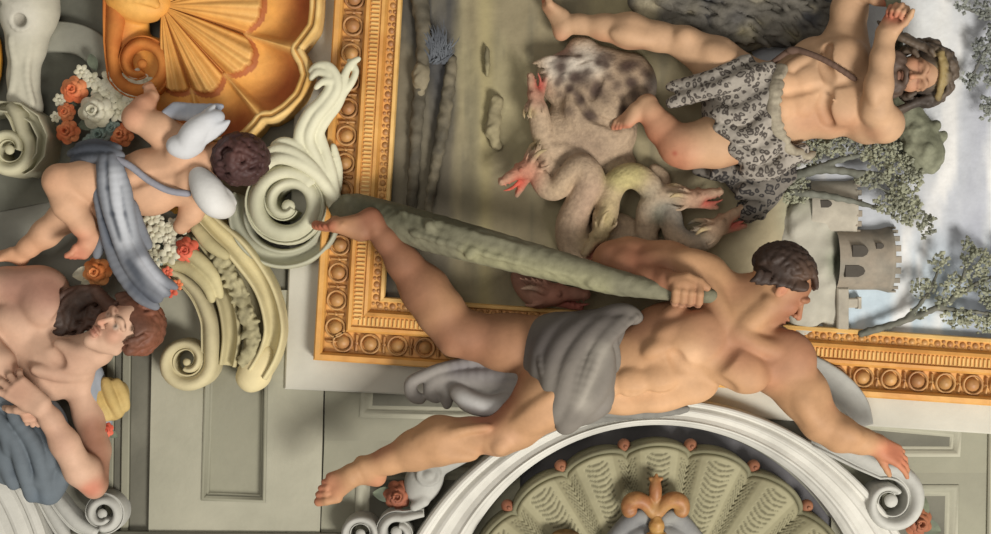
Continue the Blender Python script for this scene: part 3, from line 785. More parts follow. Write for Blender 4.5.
# arm drawn back to hold the club
B.chain([(703, 280, 86, 27), (668, 265, 76, 23), (630, 258, 70, 20), (613, 260, 70, 18)], k=9)
B.chain([(613, 260, 70, 18), (628, 270, 80, 17), (648, 279, 98, 14), (662, 281, 110, 11.5)], k=7)
B.ell((690, 262, 98), (22, 13, 13), (1, .2, 0), k=8); B.ell((655, 262, 92), (20, 12, 10), (1, .1, 0), k=7); B.ell((626, 262, 86), (14, 12, 10), k=6)
B.ell((679, 284, 124), (15, 9, 9), (1, .15, .1), (0, -.5, .85), k=4); B.cone((662, 281, 112), (676, 284, 120), 11, 11, k=5)
for i in range(4):
    x = 670+7.4*i; yc = 290.5+.12*(x-680); pts = []
    for a_, rr in ((-35, 12.5), (5, 13.5), (45, 13), (85, 11.5), (125, 10), (165, 9)):
        t = math.radians(a_); pts.append((x+(.8 if i == 3 else 0), yc+rr*math.sin(t), 117+rr*math.cos(t), 4.3-.004*max(0, a_)))
    B.chain(pts, k=.9); B.paint((x, yc+12, 122), 5, '#c7a183', .8)
B.chain([(668, 280, 124, 6), (682, 277, 126, 5), (693, 281, 126, 4.6), (701, 287, 125, 4)], k=1.5)
# neck and head
B.chain([(728, 326, 92, 26), (752, 307, 96, 21), (768, 296, 100, 21)], k=12)
B.curve([(728, 336, 117, 5), (748, 318, 116, 6), (772, 300, 114, 6)], k=10)
B.curve([(722, 322, 119, 4), (712, 300, 113, 5), (704, 284, 106, 5)], k=9); B.curve([(730, 330, 120, 4), (748, 342, 120, 5), (768, 348, 117, 5)], k=9)

B.cone((716, 296, 90), (756, 286, 94), 16, 14, k=14)
hy = Frame3((775, 286, 106), (.67, -.74, .08), (.74, .67, -.12), 76)
head(B, hy)
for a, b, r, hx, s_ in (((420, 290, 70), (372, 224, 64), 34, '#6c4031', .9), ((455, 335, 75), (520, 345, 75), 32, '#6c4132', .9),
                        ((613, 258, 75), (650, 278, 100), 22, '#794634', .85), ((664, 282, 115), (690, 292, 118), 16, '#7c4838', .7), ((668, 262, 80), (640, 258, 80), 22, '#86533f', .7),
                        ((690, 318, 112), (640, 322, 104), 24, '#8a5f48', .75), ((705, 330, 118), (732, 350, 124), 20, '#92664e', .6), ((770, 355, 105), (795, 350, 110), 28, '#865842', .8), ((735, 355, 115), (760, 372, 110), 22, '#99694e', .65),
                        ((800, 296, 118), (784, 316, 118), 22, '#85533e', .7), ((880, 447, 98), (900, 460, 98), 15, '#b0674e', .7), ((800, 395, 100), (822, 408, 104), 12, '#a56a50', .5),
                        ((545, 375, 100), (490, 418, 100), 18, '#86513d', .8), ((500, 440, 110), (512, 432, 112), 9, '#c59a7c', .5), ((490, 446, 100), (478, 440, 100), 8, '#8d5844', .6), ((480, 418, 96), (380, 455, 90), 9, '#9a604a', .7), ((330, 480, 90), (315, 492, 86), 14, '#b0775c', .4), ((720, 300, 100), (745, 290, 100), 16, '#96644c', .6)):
    B.paint(a, r, hx, s_, b)  # ruddy tints, and shade painted into far leg, back arm, torso and face
B.paint((684, 352, 125), 14, '#d3ac88', .6); B.paint((625, 395, 110), 30, '#c9a078', .5, (690, 390, 110))  # lit spots on breast and belly painted into the skin
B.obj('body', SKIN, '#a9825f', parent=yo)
Hh = Sculpt(1.25, 4); 
Hh.ell(hy.p(.17, -.09), (.37*75, .41*75, .325*75), hy.u, hy.s, k=3)
Hh.ell(hy.p(-.16, .36), (.44*75, .36*75, .5*75), hy.u, hy.s, k=4, sub=True)
Hh.ell(hy.p(-.12, -.02, .34), (.15*75, .12*75, .12*75), hy.u, hy.s, k=3, sub=True)
Hh.ell(hy.p(-.42, -.25), (.22*75, .3*75, .5*75), hy.u, hy.s, k=4, sub=True)
hair_on(Hh, hy, (.15, -.07), (.375, .41, .315), lambda u, f, s: u > .1+.85*max(0, f)-.3*max(0, -f) and not (abs(s) > .8 and u < .3), 190, .26, .033, 5)
R = random.Random(2)
for i in range(13):
    t = min(1., max(0., i/12+R.uniform(-.06, .06))); a = hy.p(.2-.34*t, .22-.6*t, .33-.03*t); Hh.curve([(*hy.p(.26-.3*t, .2-.6*t, .28), 2.2), (*a, 1.9), (*(a+hy.z*(-R.uniform(.02, .09)*hy.u-.04*hy.f)+np.array((R.uniform(-2, 2), R.uniform(-2, 2), -1))), 1.)], k=2, n=3)
for i in range(10):
    a = -.24+.05*i
    Hh.curve([(*hy.p(.43, .08, a), 3), (*hy.p(.37, .22, a*1.05), 2.8), (*hy.p(.26+.03*(i%2), .31, a*1.1+.02), 1.8)], k=1.5, n=3)
Hh.paint(hy.p(.3, .1, .25), 16, '#5a4436', .6)
Hh.obj('hair', HAIRM, '#33261f', parent=yo)

# grey drapery round the hips with a tail trailing behind the legs
Dr = Sculpt(1.5, 6)
Dr.ell((570, 366, 84), (41, 49, 42), (1, -.1, 0)); Dr.cone((552, 352, 78), (600, 345, 84), 36, 34, k=14); Dr.cone((565, 372, 96), (562, 404, 104), 34, 22, k=14)
Dr.ell((590, 332, 92), (34, 20, 28), (1, -.3, 0), k=10); Dr.ell((568, 385, 104), (24, 38, 30), (.3, -1, 0), k=12); Dr.ell((555, 350, 88), (26, 34, 34), k=12)
fold = [[(622, 318, 112, 5), (600, 340, 122, 6), (588, 368, 130, 6.5), (575, 396, 130, 6), (560, 420, 122, 4)],
        [(606, 318, 110, 5), (582, 338, 122, 5), (568, 362, 129, 5.5), (560, 390, 130, 5), (552, 412, 122, 4)],
        [(590, 318, 106, 5), (566, 335, 118, 5), (552, 358, 123, 5), (548, 385, 126, 4)],
        [(572, 318, 100, 5), (550, 334, 108, 5), (540, 352, 112, 4.5), (538, 372, 112, 3.5)],
        [(604, 352, 124, 5), (600, 374, 129, 6.5), (590, 394, 130, 7), (572, 416, 124, 5), (562, 424, 116, 4)],
        [(600, 380, 122, 6), (601, 396, 120, 6), (590, 408, 118, 6), (578, 412, 118, 5)],
        [(636, 318, 104, 4), (624, 312, 104, 5), (608, 314, 104, 5), (590, 322, 104, 5)]]
for f in fold: Dr.curve(f, k=9, n=4)
for i in range(9):
    t = i/8; Dr.curve([(634-52*t, 316+8*t, 112-14*t, 2.4), (603-55*t, 341+3*t, 127-16*t, 2.8), (588-48*t, 368-6*t, 137-14*t, 2.8), (576-26*t, 396-6*t, 137-10*t, 2.6), (562-12*t, 420-8*t, 126-6*t, 2)], k=3, n=4)
for f in ([(606, 350, 122, 4), (607, 372, 124, 5), (600, 392, 124, 5), (588, 406, 122, 5), (574, 412, 122, 4)], [(598, 392, 116, 5), (604, 404, 110, 5), (592, 412, 112, 5), (572, 420, 118, 4)], [(612, 340, 118, 3), (614, 362, 116, 4), (608, 384, 116, 4)]): Dr.curve(f, k=3, n=4)
Dr.paint((596, 350, 125), 12, '#b0a99c', .9, (580, 395, 130)); Dr.paint((595, 400, 120), 10, '#8f8a86', .7)  # lit right folds and darker upper left painted into the cloth colour
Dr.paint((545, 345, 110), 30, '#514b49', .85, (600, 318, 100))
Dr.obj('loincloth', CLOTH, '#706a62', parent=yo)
T = Sculpt(1.5, 5)
T.curve([(548, 362, 62, 20), (510, 378, 58, 24), (470, 384, 56, 15), (430, 386, 54, 8)], k=10)
for f in ([(520, 366, 80, 5), (480, 362, 72, 5), (445, 368, 66, 4.5), (420, 378, 62, 5), (409, 386, 60, 5), (411, 398, 58, 5), (420, 402, 56, 4)],
          [(520, 376, 84, 5), (480, 376, 74, 6), (448, 378, 66, 5), (432, 384, 62, 5), (428, 396, 58, 4), (436, 402, 56, 3.5)],
          [(520, 390, 84, 6), (490, 384, 76, 5), (462, 380, 68, 5), (448, 392, 62, 6), (446, 408, 58, 4)],
          [(512, 398, 84, 8), (494, 406, 84, 9), (474, 404, 80, 10), (457, 393, 74, 8)],
          [(526, 384, 88, 3.5), (500, 388, 80, 4), (480, 396, 72, 4)], [(500, 408, 72, 6), (478, 412, 64, 5), (462, 406, 60, 5)]):
    T.curve(f, k=4, n=4)
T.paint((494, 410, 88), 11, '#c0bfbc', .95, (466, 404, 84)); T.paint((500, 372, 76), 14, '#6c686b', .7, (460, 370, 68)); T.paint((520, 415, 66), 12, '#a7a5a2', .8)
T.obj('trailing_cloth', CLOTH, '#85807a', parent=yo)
U = Sculpt(1.5, 5)
for f in ([(560, 414, 66, 8), (600, 414, 60, 7), (650, 415, 56, 6), (690, 412, 54, 4)], [(565, 424, 60, 7), (600, 420, 54, 6), (640, 418, 50, 4)], [(556, 420, 74, 6), (585, 412, 74, 6), (615, 413, 66, 5), (640, 416, 58, 3)]):
    U.curve(f, k=4, n=4)
U.obj('seat_cloth', CLOTH, '#77756f', parent=yo)

# his club
K = Sculpt(1.5, 6)
K.curve([(334, 206, 40, 10), (352, 208, 44, 15), (390, 220, 60, 18), (440, 235, 80, 18.5), (500, 251, 90, 17), (560, 267, 98, 14.5), (610, 281, 106, 12), (650, 289, 112, 8.5), (680, 292, 116, 7.2), (706, 295, 118, 6.5)], k=4)
for p in ((345, 200, 54, 6), (385, 226, 70, 4), (430, 226, 98, 5), (470, 255, 103, 5), (520, 250, 106, 4.5), (590, 282, 113, 4)): K.ball(p[:3], p[3], k=6)
for f in ([(412, 233, 92, 2), (440, 241, 99, 2), (500, 258, 107, 2), (580, 277, 112, 1.6)], [(400, 212, 84, 2), (440, 224, 96, 2), (520, 247, 106, 2)]): K.curve(f, k=4)
K.paint((360, 203, 72), 16, '#4c4b3a', .9, (470, 224, 90)); K.paint((470, 255, 100), 12, '#8a8768', .9, (600, 284, 110)); K.paint((690, 294, 116), 12, '#56553f', .9)
tag(K.obj('club', mat('club_wood', None, var=.16, scale=30, bump=.5), '#6d6a56', zr=85, noise=.7, nscale=.25), 'long tapering olive wooden club gripped by the youth over the frame', 'club')
# ------------------------------------------------------------------ the bearded fighter in the leopard skin
he = thing('person', 'bearded striding man in a leopard skin, both fists raised to swing a club', 'person', (750, 110, 18), zr=60)
B = Sculpt(1.35, 12)
B.ell((745, 108, 56), (36, 42, 30)); B.ell((785, 102, 60), (38, 44, 30), (1, -.15, 0)); B.ell((822, 88, 62), (40, 52, 33), (1, -.25, 0)); B.ell((848, 80, 62), (24, 50, 29), (1, -.2, 0))
B.cone((846, 40, 60), (866, 122, 66), 20, 22)
B.ell((836, 62, 84), (20, 24, 14), (.3, 1, 0), k=9); B.ell((838, 108, 86), (20, 22, 13), (.2, 1, 0), k=9)
for x, y in ((800, 82), (798, 106), (778, 86), (776, 110)): B.ell((x, y, 87), (10, 11, 6), k=6)
B.ball((763, 94, 90), 3, k=4, sub=True); B.ball((824, 104, 99), 2, k=2)
B.curve([(850, 84, 98, 2.5), (820, 90, 96, 2), (780, 98, 93, 2)], k=5, sub=True)
B.curve([(822, 84, 95, 2), (818, 70, 92, 2), (824, 52, 86, 2)], k=8, sub=True); B.curve([(820, 96, 95, 2), (816, 112, 92, 2), (824, 126, 84, 2)], k=8, sub=True)
B.curve([(785, 70, 84, 3), (800, 62, 82, 3), (815, 56, 78, 3)], k=7)
# striding legs
B.chain([(745, 84, 56, 29), (715, 60, 58, 23), (692, 47, 58, 16), (684, 42, 58, 15)], k=9)
B.chain([(684, 41, 58, 14.5), (660, 36, 54, 14), (630, 29, 50, 17.5), (605, 25, 46, 12.5), (580, 21, 42, 9), (568, 21, 40, 10)], k=7)
B.ell((683, 38, 70), (9, 9, 8), k=5); B.ell((632, 37, 62), (22, 9, 9), (1, .2, 0), k=6); B.ell((720, 62, 76), (22, 12, 10), (1, .7, 0), k=7)
foot(B, (567, 21, 40), (562, 30, 38), (549, 2, 40), (536, -12, 40), (-.6, .5, .1), 52, big=1)
B.chain([(752, 132, 58, 30), (715, 142, 62, 25), (686, 147, 64, 21), (678, 146, 64, 19)], k=9)
B.chain([(678, 146, 64, 18), (662, 128, 58, 15), (650, 112, 58, 11), (645, 104, 58, 9)], k=7)
foot(B, (644, 106, 58), (650, 101, 54), (626, 121, 57), (611, 139, 57), (.55, .45, -.6), 48, big=-1)
# arms: both hands close on the club above the brow
B.chain([(866, 122, 70, 21), (878, 126, 84, 18), (867, 114, 99, 15.5)], k=7)
B.chain([(865, 114, 100, 15), (865, 92, 112, 13.5), (868, 65, 113, 11), (872, 42, 110, 9.5)], k=5)
B.ell((858, 96, 117), (16, 7, 8), (.1, 1, 0), k=5)
hand(B, (873, 42, 110), (.45, -.85, .1), (-.45, -.2, .9), 50, curl=(70, 72, 76, 80), spread=2, thumb=35, bend=1., side=1, wrist_r=9, k=2)
B.chain([(846, 36, 62, 19), (848, 10, 66, 17), (852, -14, 72, 14)], k=8)
B.chain([(852, -16, 72, 14), (862, -6, 84, 12), (870, 2, 94, 9.5)], k=6)
hand(B, (868, 2, 94), (.9, .25, .3), (.1, .1, 1), 38, curl=(60, 66, 70, 74), spread=2, thumb=35, side=-1, wrist_r=9, k=2)
B.chain([(860, 84, 66, 19), (878, 80, 76, 17)], k=10)
hh = Frame3((907, 77, 88), (1, .02, .1), (-.05, .25, 1), 64)
head(B, hh, shut=True)
for a, b, r, hx, s_ in (((678, 152, 66), (655, 125, 50), 22, '#a9573e', .8), ((715, 150, 60), (740, 150, 60), 18, '#a8623f', .6), ((880, 20, 105), (890, 10, 100), 16, '#9c4f3c', .75), ((645, 100, 45), (615, 130, 40), 12, '#a5624c', .6),
                        ((640, 45, 55), (600, 34, 48), 9, '#a0694c', .5), ((800, 120, 84), (840, 128, 84), 16, '#a87354', .5), ((870, 130, 88), (885, 118, 84), 12, '#a5684d', .6)):
    B.paint(a, r, hx, s_, b)
B.paint((672, 140, 72), 3.2, '#8e1f1c', 1., (673, 154, 80)); B.paint((790, 100, 90), 24, '#d0a27a', .5)
B.paint(hh.p(-.28, .36), 8, '#5a4438', .8)
B.paint(hh.p(.05, .33, -.1), 14, '#8d5f4a', .5, hh.p(.05, .33, .14))
B.obj('body', SKIN, '#b39070', parent=he)
Hh = Sculpt(1.25, 3); z = 64
Hh.ell(hh.p(.2, -.08), (.36*z, .42*z, .38*z), hh.u, hh.s)
Hh.ell(hh.p(-.12, .38), (.42*z, .34*z, .23*z), hh.u, hh.s, k=3, sub=True)
hair_on(Hh, hh, (.14, -.05), (.44, .44, .46), lambda u, f, s: (u > .35+.2*f or abs(s) > .72-.2*max(0, -u)) and f < .82, 130, .34, .04, 8, out=1.06)
for q in (1, -1):
    for i in range(9):
        a = .3+.03*i
        Hh.curve([(*hh.p(.3-.07*i, .18, a*q), 3.2), (*hh.p(.1-.07*i, .1, (a+.12)*q), 3), (*hh.p(-.06-.07*i, .12, (a+.17+.04*(i % 3))*q), 1.6)], k=1.5, n=3)
for i in range(12):   # vine wreath on the brow
    a = -.33+.06*i
    Hh.ell(hh.p(.34-.3*a*a, .35-.5*a*a, a), (4.5, 3.2, 2.6), (random.uniform(-1, 1), random.uniform(-1, 1), .3), k=1)
    Hh.paint(hh.p(.34-.3*a*a, .36-.5*a*a, a), 5, '#8d7a4d', .7)
Hh.paint(hh.p(.1, .1, -.45), 20, '#2f2b2b', .7)
Hh.obj('hair', HAIRM, '#54483c', parent=he)
Bd = Sculpt(1.2, 3); R = random.Random(4)
for i in range(46):
    s0 = R.uniform(-.27, .27); u0 = -.22-.2*R.random()-(.08 if abs(s0) < .12 else 0)
    if abs(s0) < .11 and u0 > -.36: u0 = -.38
    f0 = .36-1.6*s0*s0
    Bd.curve([(*hh.p(u0, f0, s0), 3), (*hh.p(u0-.09, f0+.04, s0*1.1+R.uniform(-.05, .05)), 2.8), (*hh.p(u0-.2, f0+.0, s0*1.15+R.uniform(-.08, .08)), 1.3)], k=2, n=3)
for q in (1, -1): Bd.curve([(*hh.p(-.2, .42, .02*q), 2.2), (*hh.p(-.215, .4, .1*q), 2.2), (*hh.p(-.3, .33, .17*q), 1.6)], k=2, n=3)
Bd.obj('beard', HAIRM, '#4e3f35', parent=he)
LEO = leopard('leopard_skin', '#918a80', '#46403b', 1, 56.); FUR = mat('dark_fur', '#5d574c', var=.35, hex2='#2f2f33', scale=22., bump=.7, fine=120.)
L = Sculpt(1.4, 8)
L.ell((738, 108, 58), (36, 46, 36)); L.ell((722, 80, 62), (30, 18, 24), (1, -.5, 0)); L.ell((752, 84, 70), (22, 20, 24)); L.ell((745, 100, 74), (28, 30, 20)); L.ell((752, 140, 62), (30, 28, 30), (1, .4, 0))
for f in ([(776, 72, 80, 5), (768, 95, 90, 6), (766, 122, 88, 6), (782, 150, 78, 6), (806, 158, 66, 5)], [(766, 70, 84, 5), (738, 82, 94, 6), (712, 92, 92, 6), (690, 98, 84, 6), (668, 105, 74, 4)], [(745, 62, 80, 5), (715, 78, 86, 6), (690, 86, 80, 6), (668, 88, 70, 3.5)],
          [(758, 100, 93, 5), (735, 118, 93, 6), (712, 116, 88, 5)], [(764, 118, 91, 5), (742, 140, 92, 6), (714, 130, 86, 5)], [(775, 145, 86, 6), (750, 160, 86, 6), (728, 150, 84, 5)], [(800, 150, 74, 6), (770, 172, 70, 7), (745, 172, 66, 6)]):
    L.curve(f, k=6, n=4)
L.obj('loincloth', LEO, parent=he, noise=.5, nscale=.5)
Kk = Sculpt(1.5, 8); R = random.Random(12)
for x, y, z, a, b in ((690, 14, 32, 50, 22), (740, 22, 32, 40, 28), (790, 22, 34, 40, 22), (700, -15, 30, 60, 22), (825, 14, 34, 26, 20), (780, -12, 30, 60, 24), (660, -4, 30, 30, 16)): Kk.ell((x, y, z), (a, b, 12))
for i in range(150):
    x = R.uniform(655, 830); y = R.uniform(-20, 40); a = R.uniform(-.3, .9)
    if x < 700 and y > 22: continue
    Kk.curve([(x, y, 40, 3.5), (x+9*math.cos(a), y+9*math.sin(a), 47, 2.8), (x+18*math.cos(a), y+18*math.sin(a), 46, 1.6)], k=2, n=3)
Kt = Sculpt(1.5, 6)
for f in ([(760, 160, 50, 14), (770, 185, 44, 16), (762, 205, 40, 10), (752, 216, 38, 5)], [(790, 152, 48, 10), (784, 172, 44, 12), (770, 195, 42, 10)], [(730, 165, 44, 9), (738, 178, 42, 9), (748, 190, 40, 8)], [(700, 168, 34, 5), (724, 172, 38, 8)], [(745, 205, 40, 5), (752, 218, 38, 4)], [(762, 208, 40, 4), (766, 216, 38, 3)]): Kt.curve(f, k=4, n=4)
for i in range(70):
    t = R.random(); x, y = [(720+70*t, 165+8*t), (745+30*t, 185), (750+14*t, 205), (770+25*t, 160+20*R.random())][i % 4]
    Kt.curve([(x, y, 52, 4), (x-6, y+6, 55, 3.4), (x-9, y+13, 48, 1.6)], k=2.5, n=3)
for i in range(90):
    Kk.paint((R.uniform(640, 860), R.uniform(-30, 60) if i < 60 else R.uniform(150, 220), 40), R.uniform(5, 12), R.choice(['#2c2e36', '#8b8266', '#a49a80', '#33343a', '#6d6550']), .75)
Kk.obj('fur_cloak', mat('cloak_fur', None, var=.3, scale=26., bump=.6, fine=120.), '#57534b', parent=he)
Kt.obj('cloak_tail', leopard('dark_leopard', '#6f6961', '#2f2c2b', 1, 48.), parent=he)
Ft = Sculpt(1.2, 2); R = random.Random(6)
for p in spline([(776, 70, 84), (768, 95, 96), (767, 122, 94), (783, 150, 84), (806, 157, 70)], 7):
    a = R.uniform(-.5, .5); Ft.curve([(p[0]-3, p[1], p[2], 3.2), (p[0]+3, p[1]+a*4, p[2]+2, 3), (p[0]+7, p[1]+a*8, p[2]-2, 1.4)], n=2)
Ft.obj('fur_trim', mat('fur_trim', '#a39a86', var=.25, hex2='#857c6b', scale=30), parent=he)
St = Sculpt(1.1, 2); St.curve([(768, 66, 80, 2.4), (786, 54, 86, 2.6), (800, 58, 94, 2.6), (820, 68, 99, 2.6), (845, 84, 99, 2.6)])
St.ell((786, 55, 90), (6, 4, 3)); St.obj('strap', mat('leather_strap', '#5b463a', var=.2), parent=he)
K = Sculpt(1.4, 5)
K.curve([(866, -34, 98, 5), (878, 0, 104, 6), (884, 22, 100, 6.5), (900, 70, 44, 9), (915, 110, 34, 14), (926, 135, 32, 19), (933, 152, 30, 20)], k=3)
for x, y, z in ((940, 124, 44), (918, 128, 46), (930, 148, 50), (944, 150, 36), (922, 164, 36), (940, 166, 34), (950, 134, 34), (914, 146, 40)): K.ball((x, y, z), 6, k=3)
tag(K.obj('club', mat('knotty_wood', '#7f806b', var=.22, hex2='#5f604e', scale=24, bump=.6), zr=60, noise=.9, nscale=.35), 'knotty green grey club head hanging behind the bearded man', 'club')

# ------------------------------------------------------------------ the many-headed serpent
hd = thing('many_headed_serpent', 'fallen spotted beast with many writhing snake necks at the bearded man\'s feet', 'monster', (600, 140, 18), zr=35)
Y = Sculpt(1.35, 8)
Y.ell((600, 90, 26), (50, 42, 24), (1, .2, 0)); Y.ell((596, 130, 26), (42, 38, 24)); Y.ell((630, 85, 26), (28, 34, 20)); Y.ell((560, 78, 26), (24, 24, 18)); Y.ell((558, 140, 26), (24, 34, 20)); Y.ell((610, 165, 22), (28, 22, 16))
Y.ell((590, 60, 24), (36, 16, 16)); Y.ell((580, 110, 44), (16, 20, 8), k=8); Y.ell((604, 118, 46), (16, 22, 8), (1, .4, 0), k=8)
Y.ell((582, 45, 26), (14, 10, 12)); Y.ell((615, 140, 42), (20, 10, 8), (1, -.7, 0), k=8)
Y.curve([(575, 96, 50, 2.5), (590, 118, 53, 2.5), (616, 128, 52, 2.5)], k=5, sub=True); Y.curve([(600, 80, 49, 2), (590, 100, 52, 2)], k=5, sub=True)
R = random.Random(21)
def tuft(pts0, n, L, r, dirx, zz=44):
    for i in range(n):
        x, y = pts0[0]+R.uniform(-pts0[2], pts0[2]), pts0[1]+R.uniform(-pts0[3], pts0[3]); a = dirx+R.uniform(-.6, .6)
        Y.curve([(x, y, zz, r), (x+L*.5*math.cos(a), y+L*.5*math.sin(a), zz+4, r*.8), (x+L*math.cos(a), y+L*math.sin(a), zz-2, r*.35)], k=2, n=3)
tuft((575, 66, 24, 7), 26, 20, 3, 2.7, 40)
def neck(pts, hx=None, k=4, ridge=True):
    P = spline([p for p in pts], 6)
    Y.chain([tuple(p) for p in P], k=k)
    if ridge:
        for p in P[2::2]: Y.ball((p[0], p[1], p[2]+p[3]*.75), p[3]*.42, k=2)
def dragon(pos, d, up, z, open_=28, hx='#8e5a48', horn='#a08f68', mouth='#a8463c'):
    d = unit(d); up = np.array(up, float); up = unit(up-d*(up @ d)); s = np.cross(up, d); p0 = np.array(pos, float)
    P = lambda a, b, c=0.: p0+z*(a*d+b*up+c*s)
    Y.ell(P(.0, .02), (.34*z, .25*z, .26*z), d, up, k=3)
    Y.chain([(*P(.18, .08), .2*z), (*P(.55, .12), .13*z), (*P(.78, .13), .1*z)], k=3)
    t = math.radians(open_)
    Y.chain([(*P(.05, -.12), .15*z), (*P(.08+.42*math.cos(t), -.12-.42*math.sin(t)), .09*z), (*P(.08+.62*math.cos(t), -.12-.62*math.sin(t)), .07*z)], k=2)
    for q in (1, -1):
        Y.ball(P(.2, .2, .14*q), .075*z, k=1.2); Y.paint(P(.22, .22, .17*q), .06*z, '#1f1713', .9)
        Y.ball(P(.78, .2, .06*q), .05*z, k=1.5)
        Y.curve([(*P(-.1, .2, .14*q), .08*z), (*P(-.4, .38, .24*q), .055*z), (*P(-.62, .36, .3*q), .02*z)], k=1.5, n=3)
        Y.paint(P(-.45, .36, .26*q), .2*z, horn, .8)
        for i in range(4):
            x = .38+.12*i
            Y.cone(P(x, .03, .085*q), P(x+.01, -.07, .08*q), .028*z, .008*z, k=.6)
            a = .2+.13*i; c_, s_ = math.cos(t), math.sin(t)
            Y.cone(P(.08+a*c_, -.12-a*s_+.05, .06*q), P(.08+a*c_+.04, -.12-a*s_+.14, .06*q), .024*z, .008*z, k=.6)
        Y.curve([(*P(-.12, -.02, .2*q), .06*z), (*P(-.35, -.05, .34*q), .04*z), (*P(-.5, .0, .4*q), .015*z)], k=1.5, n=3)
    for i in range(5): Y.curve([(*P(-.05-.1*i, .24, 0), .05*z), (*P(-.2-.12*i, .42, R.uniform(-.1, .1)), .02*z)], k=1.2, n=2)
    Y.curve([(*P(.25, -.12), .05*z), (*P(.6, -.2), .045*z), (*P(.86, -.12), .02*z)], k=1, n=3)
    Y.paint(P(.2, 0), .55*z, hx, .75); Y.paint(P(.4, -.12), .24*z, mouth, .85, P(.7, -.16)); Y.paint(P(.75, .18), .12*z, hx, .5)
neck([(560, 160, 34, 10), (545, 140, 38, 10), (540, 122, 42, 9), (537, 108, 46, 8)]); dragon((536, 100, 48), (-.1, -1, .15), (-.95, .1, .35), 30, 30, '#94604f')
neck([(600, 258, 30, 17), (578, 246, 34, 17), (572, 225, 38, 15), (580, 202, 44, 13), (588, 182, 48, 15), (580, 168, 50, 12), (566, 178, 50, 9.5), (556, 190, 48, 9), (545, 188, 46, 8.5), (538, 176, 46, 8)]); dragon((528, 170, 48), (-.8, .55, .1), (-.4, -.7, .55), 38, 34, '#a4604c', mouth='#b84a3a')
neck([(556, 172, 40, 6), (544, 160, 42, 6.5), (548, 150, 42, 5.5), (565, 150, 40, 6), (580, 160, 38, 8)], ridge=False)
neck([(650, 226, 34, 9), (656, 206, 40, 10), (648, 186, 44, 11), (632, 176, 46, 11), (616, 182, 46, 10.5), (608, 198, 46, 10), (606, 214, 48, 9.5), (602, 226, 50, 9)]); dragon((600, 234, 52), (-.5, .85, .1), (-.75, -.45, .5), 34, 26, '#9a8a62', mouth='#9c5a48')
neck([(646, 242, 36, 9.5), (646, 224, 40, 9.5), (648, 206, 44, 9), (660, 196, 46, 8.5), (674, 196, 48, 8), (682, 200, 48, 8)]); dragon((690, 200, 50), (1, -.12, .1), (-.15, -.8, .6), 36, 24, '#8f6a56')
neck([(662, 196, 36, 7), (670, 214, 40, 9), (674, 234, 42, 9.5), (688, 243, 44, 9.5), (702, 240, 46, 9), (710, 234, 46, 8.5)]); dragon((716, 228, 48), (.85, -.5, .1), (-.4, -.75, .55), 38, 26, '#8a6d55', mouth='#a9493f')
neck([(654, 168, 30, 4), (664, 178, 32, 5), (662, 194, 34, 5)], ridge=False)
Y.ell((615, 238, 26), (30, 26, 12)); Y.ell((640, 250, 26), (34, 16, 12))
Y.paint((632, 176, 50), 16, '#a09860', .85, (616, 180, 50)); Y.paint((606, 205, 50), 12, '#a39564', .7, (604, 222, 52)); Y.paint((650, 190, 44), 12, '#6d7a6c', .7, (654, 215, 42))
Y.paint((648, 210, 44), 10, '#74756c', .7, (675, 196, 48)); Y.paint((672, 215, 44), 12, '#70706a', .8, (700, 242, 46))
Y.paint((560, 66, 44), 18, '#bdb4a6', .85, (590, 62, 44)); Y.paint((655, 85, 36), 14, '#4d4a47', .8); Y.paint((560, 50, 36), 12, '#8b675c', .8)
Y.paint((580, 225, 40), 18, '#8f7362', .6, (588, 190, 50)); Y.paint((590, 150, 40), 26, '#85715f', .6); Y.paint((556, 190, 50), 9, '#a78f6c', .7, (580, 172, 52))
for i in range(80):
    x, y = (R.uniform(556, 655), R.uniform(52, 122)) if i < 60 else R.choice([(R.uniform(570, 592), R.uniform(205, 250)), (R.uniform(545, 590), R.uniform(165, 200))])
    Y.paint((x, y, 45), R.uniform(4, 9) if i < 60 else R.uniform(1.4, 2.4), '#43342d', .85)
Y.obj('body', mat('beast_hide', None, var=.22, scale=55., bump=.8, fine=90.), '#9f8a72', parent=hd)
# a severed head lying by the frame
Y = Sculpt(1.25, 5); R = random.Random(3)
Y.curve([(520, 276, 30, 8), (530, 286, 32, 13), (540, 294, 40, 14)])
dragon((550, 295, 44), (1, .12, .1), (-.1, -.75, .65), 46, 14, '#9a6654', '#6d5d4c', '#8c4a40')
Y.paint((528, 282, 36), 14, '#7a5244', .8)
tag(Y.obj('serpent_head', mat('severed_hide', None, var=.16, scale=24., bump=.5, fine=90.), '#94705e', zr=40), 'severed brown serpent head lying between the club and the frame', 'monster head')
